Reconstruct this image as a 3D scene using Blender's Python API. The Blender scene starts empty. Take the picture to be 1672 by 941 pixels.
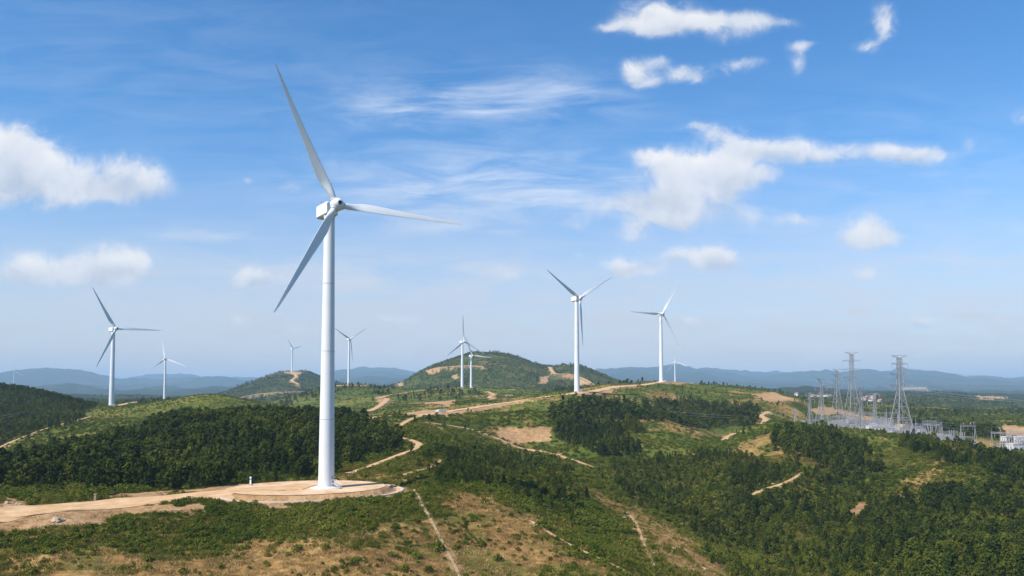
import bpy, math, random
import numpy as np
from mathutils import Vector, Matrix, Euler
random.seed(7)
RNG = np.random.default_rng(7)
C = bpy.context.scene.collection
SC = bpy.context.scene
R_ = math.radians

# ------------------------------------------------------------------ camera geometry
F = 1300.0; TH = R_(3.0); CX = 836.0; HY = 640.0; CY = HY - F * math.tan(TH)

def proj(x, y, z):
    dz = y * math.cos(TH) + z * math.sin(TH)
    up = -y * math.sin(TH) + z * math.cos(TH)
    dz = np.where(np.abs(dz) < 1e-6, 1e-6, dz)
    return CX + F * x / dz, CY - F * up / dz

def ray(px, py):
    xc = (px - CX) / F; yc = -(py - CY) / F
    v = np.array([xc, math.cos(TH) - yc * math.sin(TH), math.sin(TH) + yc * math.cos(TH)])
    return v / v[1]

def at(px, py, d):
    return ray(px, py) * d

cam = bpy.data.cameras.new('camera'); camo = bpy.data.objects.new('camera', cam); C.objects.link(camo)
cam.sensor_width = 36.0; cam.lens = 36.0 * F / 1672.0
cam.shift_y = (CY - 470.5) / 1672.0
cam.clip_start = 0.5; cam.clip_end = 90000
camo.location = (0, 0, 0); camo.rotation_euler = (R_(90) + TH, 0, 0)
SC.camera = camo

# ------------------------------------------------------------------ helpers
def tag(o, label=None, cat=None, group=None, kind=None):
    if label: o['label'] = label
    if cat: o['category'] = cat
    if group: o['group'] = group
    if kind: o['kind'] = kind
    return o

def empty(name, loc, rz=0.0):
    o = bpy.data.objects.new(name, None); C.objects.link(o)
    o.empty_display_size = 0.5
    o.location = loc; o.rotation_euler = (0, 0, rz)
    return o

class MB:
    """collects shapes, builds ONE mesh"""
    def __init__(s): s.v = []; s.f = []; s.m = []; s.sm = []
    def add(s, vs, fs, mi=0, smooth=False):
        b = len(s.v); s.v += [tuple(p) for p in vs]
        for f in fs:
            s.f.append(tuple(i + b for i in f)); s.m.append(mi); s.sm.append(smooth)
    def box(s, c, size, rz=0.0, mi=0, taper=1.0):
        hx, hy, hz = size[0] / 2, size[1] / 2, size[2] / 2
        cs, sn = math.cos(rz), math.sin(rz); vs = []
        for sx, sy, sz in ((-1,-1,-1),(1,-1,-1),(1,1,-1),(-1,1,-1),(-1,-1,1),(1,-1,1),(1,1,1),(-1,1,1)):
            k = taper if sz > 0 else 1.0
            x, y = sx * hx * k, sy * hy * k
            vs.append((c[0] + x * cs - y * sn, c[1] + x * sn + y * cs, c[2] + sz * hz))
        s.add(vs, [(3,2,1,0),(4,5,6,7),(0,1,5,4),(1,2,6,5),(2,3,7,6),(3,0,4,7)], mi)
    def bar(s, a, b, r, n=4, mi=0, r2=None, smooth=False, caps=True):
        a = Vector(a); b = Vector(b); d = (b - a)
        if d.length < 1e-6: return
        d.normalize(); u = d.orthogonal().normalized(); w = d.cross(u)
        r2 = r if r2 is None else r2; vs = []
        for k in range(n):
            t = 2 * math.pi * (k + .5) / n
            vs.append(a + (u * math.cos(t) + w * math.sin(t)) * r)
        for k in range(n):
            t = 2 * math.pi * (k + .5) / n
            vs.append(b + (u * math.cos(t) + w * math.sin(t)) * r2)
        fs = [(k, (k + 1) % n, n + (k + 1) % n, n + k) for k in range(n)]
        s.add(vs, fs, mi, smooth)
        if caps:
            s.add(vs[:n], [tuple(range(n - 1, -1, -1))], mi); s.add(vs[n:], [tuple(range(n))], mi)
    def lathe(s, prof, n=32, c=(0, 0, 0), mi=0, smooth=True, axis='z', cap=True):
        vs = []
        for r, h in prof:
            for k in range(n):
                t = 2 * math.pi * k / n
                if axis == 'z': vs.append((c[0] + r * math.cos(t), c[1] + r * math.sin(t), c[2] + h))
                else: vs.append((c[0] + r * math.cos(t), c[1] + h, c[2] - r * math.sin(t)))
        fs = []
        for i in range(len(prof) - 1):
            for k in range(n):
                fs.append((i * n + k, i * n + (k + 1) % n, (i + 1) * n + (k + 1) % n, (i + 1) * n + k))
        s.add(vs, fs, mi, smooth)
        if cap:
            L = len(prof) - 1
            s.add(vs[:n], [tuple(range(n - 1, -1, -1))], mi); s.add(vs[L * n:], [tuple(range(n))], mi)
    def mesh(s, name, mats):
        me = bpy.data.meshes.new(name); me.from_pydata(s.v, [], s.f)
        for m in (mats if isinstance(mats, (list, tuple)) else [mats]): me.materials.append(m)
        me.polygons.foreach_set('material_index', s.m); me.polygons.foreach_set('use_smooth', s.sm)
        me.update(); return me
    def build(s, name, mats, parent=None, loc=None):
        o = bpy.data.objects.new(name, s.mesh(name, mats)); C.objects.link(o)
        if parent: o.parent = parent
        if loc is not None: o.location = loc
        return o

def np_mesh(name, V, Q, mat, smooth=True):
    """V (n,3) array, Q (m,4) array of quads"""
    me = bpy.data.meshes.new(name)
    me.vertices.add(len(V)); me.vertices.foreach_set('co', np.ascontiguousarray(V, np.float32).ravel())
    k = Q.shape[1]
    me.loops.add(Q.size); me.loops.foreach_set('vertex_index', np.ascontiguousarray(Q, np.int32).ravel())
    me.polygons.add(len(Q)); me.polygons.foreach_set('loop_start', np.arange(0, Q.size, k, dtype=np.int32))
    me.polygons.foreach_set('use_smooth', np.full(len(Q), smooth, bool))
    me.update(calc_edges=True); me.materials.append(mat)
    return me

def copy_tree(o, parent=None):
    c = o.copy(); C.objects.link(c)
    if parent: c.parent = parent
    for ch in o.children: copy_tree(ch, c)
    return c

# ------------------------------------------------------------------ materials
def N(nt, typ, **kw):
    n = nt.nodes.new(typ)
    for k, v in kw.items(): setattr(n, k, v)
    return n

def new_mat(name):
    m = bpy.data.materials.new(name); m.use_nodes = True
    nt = m.node_tree; nt.nodes.clear()
    return m, nt, nt.links

def simple(name, col, rough=.5, metal=0.0, var=.08, scale=1.0, bump=0.0, spec=.5):
    m, nt, L = new_mat(name)
    out = N(nt, 'ShaderNodeOutputMaterial'); b = N(nt, 'ShaderNodeBsdfPrincipled')
    b.inputs['Roughness'].default_value = rough; b.inputs['Metallic'].default_value = metal
    b.inputs['Specular IOR Level'].default_value = spec
    tc = N(nt, 'ShaderNodeTexCoord'); no = N(nt, 'ShaderNodeTexNoise')
    no.inputs['Scale'].default_value = scale; no.inputs['Detail'].default_value = 5
    L.new(tc.outputs['Object'], no.inputs['Vector'])
    mr = N(nt, 'ShaderNodeMapRange'); mr.inputs[1].default_value = .3; mr.inputs[2].default_value = .7
    mr.inputs[3].default_value = 1 - var; mr.inputs[4].default_value = 1 + var
    L.new(no.outputs['Fac'], mr.inputs[0])
    mx = N(nt, 'ShaderNodeVectorMath', operation='SCALE'); mx.inputs[0].default_value = col[:3]
    L.new(mr.outputs[0], mx.inputs['Scale']); L.new(mx.outputs[0], b.inputs['Base Color'])
    if bump:
        bp = N(nt, 'ShaderNodeBump'); bp.inputs['Strength'].default_value = bump
        L.new(no.outputs['Fac'], bp.inputs['Height']); L.new(bp.outputs[0], b.inputs['Normal'])
    L.new(b.outputs[0], out.inputs['Surface'])
    return m

def ramp(nt, stops, interp='LINEAR'):
    r = N(nt, 'ShaderNodeValToRGB'); r.color_ramp.interpolation = interp
    e = r.color_ramp.elements
    e[0].position, e[0].color = stops[0][0], (*stops[0][1], 1)
    e[1].position, e[1].color = stops[-1][0], (*stops[-1][1], 1)
    for p, c in stops[1:-1]:
        q = e.new(p); q.color = (*c, 1)
    return r

def foliage(name, cols, trans=.15):
    m, nt, L = new_mat(name)
    out = N(nt, 'ShaderNodeOutputMaterial')
    oi = N(nt, 'ShaderNodeObjectInfo'); no = N(nt, 'ShaderNodeTexNoise')
    no.inputs['Scale'].default_value = .03; no.inputs['Detail'].default_value = 3
    L.new(oi.outputs['Location'], no.inputs['Vector'])
    ge = N(nt, 'ShaderNodeNewGeometry'); n2 = N(nt, 'ShaderNodeTexNoise'); n2.inputs['Scale'].default_value = 1.3
    L.new(ge.outputs['Position'], n2.inputs['Vector'])
    a = N(nt, 'ShaderNodeMath', operation='MULTIPLY_ADD'); a.inputs[1].default_value = .55; L.new(oi.outputs['Random'], a.inputs[0])
    b_ = N(nt, 'ShaderNodeMath', operation='MULTIPLY_ADD'); b_.inputs[1].default_value = 1.1; b_.inputs[2].default_value = -.45
    L.new(no.outputs['Fac'], b_.inputs[0]); L.new(b_.outputs[0], a.inputs[2])
    c_ = N(nt, 'ShaderNodeMath', operation='MULTIPLY_ADD'); c_.inputs[1].default_value = .5; L.new(n2.outputs['Fac'], c_.inputs[0]); L.new(a.outputs[0], c_.inputs[2])
    r = ramp(nt, cols); L.new(c_.outputs[0], r.inputs[0])
    d = N(nt, 'ShaderNodeBsdfPrincipled'); d.inputs['Roughness'].default_value = .65; d.inputs['Specular IOR Level'].default_value = .06
    L.new(r.outputs[0], d.inputs['Base Color'])
    t = N(nt, 'ShaderNodeBsdfTranslucent'); L.new(r.outputs[0], t.inputs['Color'])
    mx = N(nt, 'ShaderNodeMixShader'); mx.inputs[0].default_value = trans
    L.new(d.outputs[0], mx.inputs[1]); L.new(t.outputs[0], mx.inputs[2]); L.new(mx.outputs[0], out.inputs['Surface'])
    return m

M = {}
M['white'] = simple('white_paint', (.64, .66, .69), .38, 0, .03, .25)
M['blade'] = simple('blade_gelcoat', (.66, .68, .70), .35, 0, .03, .4)
M['concrete'] = simple('concrete', (.55, .52, .48), .85, 0, .12, 1.2, .1)
M['kerb'] = simple('kerb_concrete', (.50, .44, .36), .85, 0, .10, 1.5)
M['seam'] = simple('flange_grey', (.40, .41, .43), .5)
M['dark'] = simple('dark_metal', (.03, .03, .035), .5)
M['red'] = simple('red_paint', (.5, .05, .04), .5)
M['steel'] = simple('galvanised_steel', (.33, .33, .34), .5, .25, .12, .5)
M['pylon'] = simple('weathered_steel', (.27, .27, .28), .6, .1, .12, .5)
M['porcelain'] = simple('porcelain', (.33, .30, .33), .3, 0, .1, 2)
M['transformer'] = simple('grey_enamel', (.34, .37, .42), .45, 0, .06, .6)
M['cable'] = simple('cable_aluminium', (.50, .50, .50), .45, .4, .05, .3)
M['wall'] = simple('painted_wall', (.54, .53, .50), .8, 0, .08, .5)
M['rooftile'] = simple('roof_tile', (.32, .16, .12), .8, 0, .15, 1.)
M['tan'] = simple('tan_roof', (.36, .28, .20), .8)
M['glass'] = simple('window_glass', (.05, .06, .08), .12)
M['bark'] = simple('bark', (.10, .075, .05), .9, 0, .2, 3)
M['rock'] = simple('pale_rock', (.36, .29, .20), .9, 0, .2, .8, .4)
M['truck'] = simple('truck_paint', (.36, .40, .46), .4)
M['rubber'] = simple('rubber', (.02, .02, .02), .8)
M['signwhite'] = simple('post_paint', (.70, .78, .80), .6)
M['blue'] = simple('blue_paint', (.15, .35, .55), .5)
M['tree'] = foliage('tree_leaves', [(0., (.009, .019, .004)), (.35, (.022, .038, .0055)), (.62, (.045, .065, .008)), (1., (.105, .122, .015))])
M['shrub'] = foliage('shrub_leaves', [(0., (.016, .031, .004)), (.36, (.048, .076, .007)), (.66, (.092, .118, .012)), (1., (.175, .165, .025))])
M['grass'] = foliage('grass_blades', [(0., (.055, .08, .010)), (.45, (.105, .125, .018)), (.75, (.18, .165, .03)), (1., (.27, .21, .07))], .35)
M['straw'] = foliage('dry_stalks', [(0., (.09, .058, .02)), (.4, (.21, .135, .05)), (.75, (.36, .235, .095)), (1., (.50, .36, .18))], .2)

def dirt_material(name, c1, c2, c3, scale=.25):
    m, nt, L = new_mat(name)
    out = N(nt, 'ShaderNodeOutputMaterial'); b = N(nt, 'ShaderNodeBsdfPrincipled'); b.inputs['Roughness'].default_value = .95
    b.inputs['Specular IOR Level'].default_value = .1
    ge = N(nt, 'ShaderNodeNewGeometry')
    n1 = N(nt, 'ShaderNodeTexNoise'); n1.inputs['Scale'].default_value = scale; n1.inputs['Detail'].default_value = 8; n1.inputs['Roughness'].default_value = .65
    L.new(ge.outputs['Position'], n1.inputs['Vector'])
    r = ramp(nt, [(.28, c1), (.5, c2), (.72, c3)]); L.new(n1.outputs['Fac'], r.inputs[0])
    at_ = N(nt, 'ShaderNodeAttribute'); at_.attribute_name = 'across'
    sn = N(nt, 'ShaderNodeMath', operation='MULTIPLY'); sn.inputs[1].default_value = 25.13; L.new(at_.outputs['Fac'], sn.inputs[0])
    s2 = N(nt, 'ShaderNodeMath', operation='COSINE'); L.new(sn.outputs[0], s2.inputs[0])
    s3 = N(nt, 'ShaderNodeMath', operation='MULTIPLY_ADD'); s3.inputs[1].default_value = .055; L.new(s2.outputs[0], s3.inputs[0]); L.new(n1.outputs['Fac'], s3.inputs[2]); L.new(s3.outputs[0], r.inputs[0])
    n2 = N(nt, 'ShaderNodeTexNoise'); n2.inputs['Scale'].default_value = scale * 9; n2.inputs['Detail'].default_value = 4
    L.new(ge.outputs['Position'], n2.inputs['Vector'])
    bp = N(nt, 'ShaderNodeBump'); bp.inputs['Strength'].default_value = .35; bp.inputs['Distance'].default_value = .3
    L.new(n2.outputs['Fac'], bp.inputs['Height']); L.new(bp.outputs[0], b.inputs['Normal'])
    L.new(r.outputs[0], b.inputs['Base Color']); L.new(b.outputs[0], out.inputs['Surface'])
    return m
M['road'] = dirt_material('road_dirt', (.38, .225, .11), (.51, .33, .18), (.60, .43, .27))
M['track'] = dirt_material('track_dirt', (.32, .19, .09), (.46, .30, .155), (.56, .41, .25), .5)
M['drain'] = dirt_material('drain_concrete', (.16, .12, .06), (.30, .22, .13), (.46, .38, .27), .8)
M['pad'] = dirt_material('pad_gravel', (.36, .215, .105), (.53, .345, .195), (.66, .49, .34), .16)
M['yard'] = dirt_material('yard_gravel', (.30, .29, .29), (.40, .39, .40), (.52, .50, .49), .1)

# ------------------------------------------------------------------ terrain height
CP = []   # (x, y, z)
def cps(pts, d=None):
    for p in pts:
        dd = p[2] if len(p) > 2 else d
        CP.append(tuple(at(p[0], p[1], dd)))
def cpz(px, d, z):
    x = (px - CX) / F * d; CP.append((x, d, z))
# close under the drone
for px in (-1400, -400, 400, 1200, 2000, 3000): cpz(px, 30, -44)
for px in (-1400, -500, 200, 836, 1300, 1700, 2600): cpz(px, 80, -42 if px < 1000 else -52)
for px in (1300, 1500, 1800): cpz(px, 130, -60)
cpz(1120, 140, -49)
# foreground slope and pad ridge
cps([(-200,941,150),(0,941,145),(200,941,147),(400,941,150),(560,941,151),(700,941,155),(850,941,160),(1020,941,168)])
cps([(0,900,158),(200,895,161),(400,880,172),(560,876,174),(700,870,185),(800,880,180)])
cps([(-150,852,172),(0,838,184),(100,829,193),(200,820,203),(300,811,212),(400,801,222),(538,795,229),(600,779,254),(560,812,206),(645,793,232),(480,780,252)])
cps([(0,862,175),(200,845,190),(400,832,200),(560,832,197),(650,818,213)])
cps([(690,786,241),(740,796,238),(820,816,225),(900,865,198),(960,900,182)])
cps([(740,786,270),(820,798,268),(900,838,250),(960,873,235),(1040,905,215),(1110,944,205)])
cps([(940,786,320),(1000,815,300),(1060,850,275),(1120,885,255),(1180,925,240)])
cps([(1000,800,345),(1100,850,310),(1200,900,280),(1300,941,260),(1450,941,238),(1672,941,230),(1850,941,228)])
cps([(700,742,325),(800,768,320),(850,790,300),(880,760,380),(900,800,300),(780,722,430),(860,722,480),(970,764,400)])
cps([(600,762,282),(660,741,318),(681,727,348),(656,716,366),(640,706,388),(668,690,432),(610,686,445)])
# ridge road
cps([(600,684,460),(680,678.5,520),(760,668,572),(830,658,616),(880,650,640),(944,641.5,676),(1000,632.5,760),(1085,624,930),(1180,632,930),(1240,641,900),(1300,654,850)])
cps([(1200,680,700),(1000,665,635),(1050,690,560),(950,680,560),(900,702,500),(860,706,490),(1100,720,480),(1000,740,430),(1180,722,520),(1230,690,620),(1250,681,650),(1120,660,760)])
# right hand forest
cps([(1200,737,440),(1280,706,470),(1340,721,450),(1450,727,440),(1550,735,420),(1600,748,410),(1672,766,400),(1850,780,390)])
cps([(1300,780,370),(1200,790,360),(1100,790,380),(1500,800,350),(1672,832,320),(1400,860,290),(1550,900,260),(1850,850,310)])
# substation basin and the plain
cps([(1320,704,640),(1380,710,600),(1470,716,590),(1580,733,550),(1660,742,540),(1390,690,780),(1330,692,760),(1480,698,740),(1560,708,700),(1440,684,900),(1350,668,1000)])
cps([(1500,667,1300),(1600,690,800),(1672,702,700),(1672,675,1300),(1850,700,720),(1400,652,2200),(1350,659,1250),(1672,658,2500),(1560,652,2400),(1850,660,2300)])
cps([(1280,638,3300),(1350,638,3300),(1420,643,3600),(1500,644,3800),(1672,646,4200),(1150,641,2500),(1240,650,2000),(1850,644,4000)])
# far mountains, right
FM = [(990,609),(1030,606),(1060,605),(1130,607),(1200,614),(1250,617),(1310,613),(1400,613),(1470,611),(1530,615),(1600,622),(1672,627),(1850,630),(2100,620)]
cps(FM, 13000)
cps([(1000,642),(1150,642),(1300,642),(1450,643),(1672,644),(2000,644)], 7500)
# big hill
cps([(655,626),(700,600),(750,583.5),(790,576),(815,574),(850,584),(890,599.5),(922,596.5),(950,599),(975,608),(1010,622),(1060,636)], 2150)
cps([(650,642),(720,632),(800,628),(870,634),(940,636),(1010,641)], 1750)
cps([(690,640),(810,634),(920,637),(1010,640)], 2800)
# mid ridge
cps([(530,632),(570,628.5),(620,631),(660,636)], 1380)
cps([(500,662,1050),(560,652,1000),(620,656,880),(640,640,1150),(740,634,1200),(850,637,1150),(950,641,1080),(1020,640,1100)])
cps([(700,656,880),(800,651,820),(600,672,680),(900,647,800),(520,680,560),(470,672,900)])
cps([(570,642),(660,644),(760,646),(870,648),(960,646)], 1500)
# conical hill with turbine
cps([(340,652),(370,645),(420,625),(450,613.5),(478,608.5),(510,611.5),(530,618),(575,634)], 2650)
cps([(390,662,1900),(460,658,1900),(520,655,1850),(430,640,2300),(490,632,2350),(560,650,1900)])
cps([(400,645),(478,638),(560,641)], 3400)
# forest hill behind the pad
cps([(100,802,234),(300,797,241),(0,804,218),(450,783,254),(300,742,310),(100,762,280),(0,775,260),(130,735,340),(300,693,420),(420,683,440),(540,689,430),(620,711,400),(638,730,355),(500,745,310)])
cps([(300,687,500),(200,692,500),(420,688,520),(540,690,520)])
# second and outer left hills
cps([(335,648,620),(260,656,640),(195,664,720),(380,656,605),(430,674,585),(100,692,520),(0,742,420),(60,716,465),(-200,760,380)])
cps([(0,640.5,650),(60,645.5,660),(100,651,680),(150,661,730),(-120,634,640),(-300,640,640),(0,690,540),(50,674,590),(-200,700,520)])
cps([(186,665,790),(100,664,950),(330,657,1000),(0,656,950),(265,654,1500),(215,658,1050),(-250,655,950),(400,668,1100)])
# blue mountains, left
cps([(-150,636),(0,637),(22,634.6),(45,638)], 4000)
cps([(-150,632),(60,634),(100,627),(150,630),(200,638),(260,629),(320,635),(400,640)], 7500)
cps([(0,655),(120,654),(250,652),(350,650)], 2800)
cps([(0,646),(150,646),(300,646)], 5200)
cps([(0,641),(150,640),(300,641),(400,641)], 9200)
cps([(-200,620),(0,613),(50,609),(85,607.5),(150,613),(200,621),(300,626),(370,624),(430,629)], 11500)
cps([(560,641),(700,642)], 6300)
cps([(0,634),(200,636),(400,638)], 13300)
cps([(-300,622),(0,619),(160,618),(240,614),(330,618),(400,619),(480,617),(540,613),(600,609),(640,607),(665,611),(700,620),(850,622)], 15500)
cps([(-300,638),(200,638),(600,638),(1000,638),(1400,638),(1800,638)], 21000)
cps([(-600,640),(0,640),(600,640),(1200,640),(1800,640),(2400,640)], 38000)
# sides, outside the frame
for px in (-700, -1400, 2400, 3200):
    for d, z in ((200, -36), (400, -30), (800, -14), (1600, -16), (3500, -10), (9000, 90), (14000, 180)): cpz(px, d, z)
CP = np.array(CP)

KA = 3.4      # angular stretch against log distance
def ukey(x, y):
    r = np.hypot(x, y); a = np.arctan2(x, y)
    return np.clip(a, -1.45, 1.45) * KA, np.log(np.maximum(r, 15)), r
_u, _l, _r = ukey(CP[:, 0], CP[:, 1])
_g = CP[:, 2] / (_r + 180)
def tps(d2): return .5 * d2 * np.log(d2 + 1e-9)
_n = len(CP)
_A = np.zeros((_n + 3, _n + 3))
_d2 = (_u[:, None] - _u[None]) ** 2 + (_l[:, None] - _l[None]) ** 2
_A[:_n, :_n] = tps(_d2) + np.eye(_n) * 2e-4
_A[:_n, _n] = 1; _A[:_n, _n + 1] = _u; _A[:_n, _n + 2] = _l; _A[_n:, :_n] = _A[:_n, _n:].T
_w = np.linalg.solve(_A, np.r_[_g, 0, 0, 0])
GA = np.linspace(-1.45, 1.45, 560); GL = np.linspace(math.log(15), math.log(42000), 420)
def _grid():
    uu, ll = np.meshgrid(GA * KA, GL); out = np.zeros_like(uu)
    for i in range(len(GL)):
        d2 = (uu[i][:, None] - _u) ** 2 + (ll[i][:, None] - _l) ** 2
        out[i] = tps(d2) @ _w[:_n] + _w[_n] + _w[_n + 1] * uu[i] + _w[_n + 2] * ll[i]
    return out
GRID = _grid()
def _cr(t):
    return (-.5*t+t*t-.5*t**3, 1-2.5*t*t+1.5*t**3, .5*t+2*t*t-1.5*t**3, -.5*t*t+.5*t**3)
def base_h(x, y):
    r = np.hypot(x, y); a = np.clip(np.arctan2(x, y), -1.449, 1.449); l = np.log(np.clip(r, 15.01, 41900))
    fa = (a - GA[0]) / (GA[1] - GA[0]); fl = (l - GL[0]) / (GL[1] - GL[0])
    ia = np.clip(fa.astype(int), 1, len(GA) - 3); il = np.clip(fl.astype(int), 1, len(GL) - 3)
    wa = _cr(fa - ia); wl = _cr(fl - il); g = 0
    for j in range(4):
        row = 0
        for i in range(4): row = row + wa[i] * GRID[il + j - 1, ia + i - 1]
        g = g + wl[j] * row
    return g * (r + 180)

_P = RNG.random(65536).astype(np.float32)
def vnoise(x, y, seed=0):
    xi = np.floor(x).astype(np.int64); yi = np.floor(y).astype(np.int64)
    fx = x - xi; fy = y - yi
    fx = fx * fx * fx * (fx * (fx * 6 - 15) + 10); fy = fy * fy * fy * (fy * (fy * 6 - 15) + 10)
    def h(i, j): return _P[((i * 7919 + j * 104729 + seed * 1299721) ^ ((i * j * 31) >> 3)) & 65535]
    return (h(xi, yi) * (1 - fx) + h(xi + 1, yi) * fx) * (1 - fy) + (h(xi, yi + 1) * (1 - fx) + h(xi + 1, yi + 1) * fx) * fy - .5
def fbm(x, y, lam, octs=4, seed=0, gain=.5):
    s = 0; a = 1.
    for k in range(octs):
        s = s + a * vnoise(x / lam + 17.3 * k, y / lam - 9.1 * k, seed + k); lam *= .5; a *= gain
    return s

def sstep(a, b, x):
    t = np.clip((x - a) / (b - a), 0, 1); return t * t * (3 - 2 * t)

# ---- turbine pad
PADC = np.array([-58.5, 229.0]); PADR = (22.5, 17.5); PADROT = R_(14); PADZ = -27.3
def pad_rho(x, y):
    dx, dy = x - PADC[0], y - PADC[1]; c, s = math.cos(PADROT), math.sin(PADROT)
    return np.hypot((dx * c + dy * s) / PADR[0], (-dx * s + dy * c) / PADR[1])

def raw_h(x, y):
    """ground without small relief"""
    z = base_h(x, y)
    rho = pad_rho(x, y)
    prof = PADZ - 1.3 * sstep(1.0, 1.10, rho) - .5 * sstep(1.24, 1.5, rho)
    w = 1 - sstep(1.24, 1.75, rho)
    # towards the road the pad runs out level
    prof = np.where(x < -70, PADZ + (prof - PADZ) * (1 - sstep(-70, -84, x) * .8), prof)
    return z * (1 - w) + prof * w

# ---- roads (points in metres, found from where the photo shows them)
def hit(px, py, d0=60., d1=9000.):
    v = ray(px, py); d = np.exp(np.linspace(math.log(d0), math.log(d1), 2600))
    P = v[None] * d[:, None]; below = P[:, 2] < raw_h(P[:, 0], P[:, 1])
    i = int(np.argmax(below))
    return P[i] if below[i] else P[-1]

def smooth_line(pts, step):
    pts = np.array(pts, float); n = len(pts); out = []
    for i in range(n - 1):
        p0, p1, p2, p3 = pts[max(i-1,0)], pts[i], pts[i+1], pts[min(i+2,n-1)]
        k = max(2, int(np.linalg.norm(p2 - p1) / step))
        for t in np.linspace(0, 1, k, endpoint=False):
            w = _cr(t); out.append(w[0]*p0 + w[1]*p1 + w[2]*p2 + w[3]*p3)
    out.append(pts[-1]); return np.array(out)

def line_px(pts, dlo=60, dhi=9000):
    out = []
    for p in pts:
        q = at(*p) if len(p) == 3 else hit(p[0], p[1], dlo, dhi)
        out.append(q[:2])
    return out
ROADS = []   # (name, line, width, mat, label-ish)
def road(name, pts, width, mat, dlo=60, dhi=9000):
    ln = smooth_line(line_px(pts, dlo, dhi), max(1.2, width * .35)); ROADS.append((name, ln, width, mat))
road('dirt_road', [(-160,853,172),(-60,843,179),(0,837,184),(100,828,193),(200,819,203),(300,810,212),(400,801,221),(480,796.5,227.5),(505,796,228)], 12.5, 'road')
road('dirt_road', [(590,686.5,450),(620,682.5,480),(650,680.5,500),(690,677.5,525),(720,673.5,545),(770,666.5,578),(830,658,616),(880,650.5,640),(944,642,674),(1000,632.5,757),(1040,627.5,840),(1085,624.8,925),(1130,625.5,950)], 8.5, 'road')
road('dirt_track', [(568,774),(600,764),(640,748),(672,737),(684,728),(678,722),(655,717)], 3.3, 'road', 230, 420)
road('dirt_track', [(652,717),(638,708),(650,700),(662,690),(690,679)], 3.0, 'track', 340, 560)
road('dirt_track', [(690,690),(760,700),(800,712),(835,727),(870,736),(930,750),(968,764)], 2.2, 'track', 300, 620)
road('dirt_track', [(1180,722),(1190,713),(1215,704),(1240,696),(1250,686),(1243,679),(1256,673)], 4.0, 'track', 400, 900)
road('footpath', [(660,777),(700,765),(720,752)], 1.4, 'track', 230, 420)
road('drainage_path', [(676,800),(686,817),(704,850),(722,885),(741,921),(752,945)], .62, 'drain', 120, 300)
road('footpath', [(868,852),(912,880),(960,904),(1005,925),(1050,952)], 1.1, 'track', 120, 240)
road('footpath', [(1025,838),(1040,858),(1052,890),(1068,925)], .9, 'track', 200, 330)
road('dirt_track', [(600,673),(622,662),(632,652),(620,650),(650,644),(690,638),(722,635)], 6.0, 'track', 600, 1300)
road('dirt_track', [(180,664,800),(200,661,950),(235,657,1200),(268,654.3,1495)], 9.0, 'road')
road('footpath', [(-40,750),(0,731),(60,706),(115,690),(150,681)], 2.0, 'track', 300, 640)
road('footpath', [(1470,808),(1530,815),(1585,822),(1640,830)], 1.2, 'track', 250, 420)
road('footpath', [(1222,812),(1248,800),(1280,790),(1312,772)], 1.6, 'track', 250, 420)
road('dirt_track', [(686,612),(700,605),(730,600),(760,598),(790,600)], 6., 'track', 1500, 2600)
road('dirt_track', [(897,600),(905,610),(930,612),(955,620),(975,632)], 9., 'track', 1500, 2600)
road('dirt_track', [(478,609.5),(484,616),(476,622),(488,628)], 9., 'track', 1800, 2700)
road('dirt_track', [(375,654),(410,646),(450,642),(505,640)], 9., 'track', 1500, 2700)
road('dirt_track', [(545,631),(575,629.5),(604,631)], 10., 'road', 1100, 1500)
road('dirt_track', [(795,640),(806,645),(800,650),(830,655)], 4., 'track', 700, 1300)
SEG = [np.c_[ln[:-1], ln[1:], np.full(len(ln) - 1, w)] for _, ln, w, _ in ROADS]
SEG_BB = [(min(ln[:,0])-40, max(ln[:,0])+40, min(ln[:,1])-40, max(ln[:,1])+40) for _, ln, w, _ in ROADS]
def road_dist(x, y):
    """signed distance to nearest road edge (capped 30 m)"""
    out = np.full(x.shape, 30., np.float64)
    for s, bb in zip(SEG, SEG_BB):
        idx = np.nonzero((x > bb[0]) & (x < bb[1]) & (y > bb[2]) & (y < bb[3]))[0]
        if not len(idx): continue
        qx, qy = x[idx], y[idx]; best = out[idx]
        for a in s:
            dx, dy = a[2]-a[0], a[3]-a[1]; L2 = dx*dx+dy*dy+1e-9
            t = np.clip(((qx-a[0])*dx+(qy-a[1])*dy)/L2, 0, 1)
            best = np.minimum(best, np.hypot(qx-a[0]-t*dx, qy-a[1]-t*dy) - a[4]/2)
        out[idx] = best
    return out

def height(x, y, rd=None):
    x = np.asarray(x, float); y = np.asarray(y, float)
    z = raw_h(x, y); r = np.hypot(x, y)
    if rd is None: rd = road_dist(x, y)
    calm = sstep(0, 14, rd) * sstep(1.2, 1.9, pad_rho(x, y))
    far = sstep(900, 2200, r)
    s = 0; lam = 3.0; k = 0
    while lam < 5000:
        w = sstep(.0022, .006, lam / r) * (1 - sstep(.10, .32, lam / r))
        if np.any(w > 0):
            nz = vnoise(x / lam, y / lam, 40 + k)
            rg = .5 - 2 * np.abs(nz)
            amp = .040 * lam * (1 + .8 * far + 1.6 * sstep(3000, 6000, r) + .7 * far)
            rd_ = np.maximum(far, .45 * sstep(240, 420, r)); s = s + w * amp * (nz * (1 - .7 * rd_) + .55 * rd_ * (rg - .12))
        lam *= 1.9; k += 1
    w2 = sstep(235, 310, y) * (1 - sstep(620, 780, y)) * sstep(-60, 30, x)
    if np.any(w2 > 0):
        s = s + w2 * (10.0 * (.30 - 2 * np.abs(vnoise(x / 78 + 3.1, y / 95, 301))) + 3.0 * (.34 - 2 * np.abs(vnoise(x / 31, y / 38 + 7.7, 302))))
    return z + s * calm

print('tps pts', _n)
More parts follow.
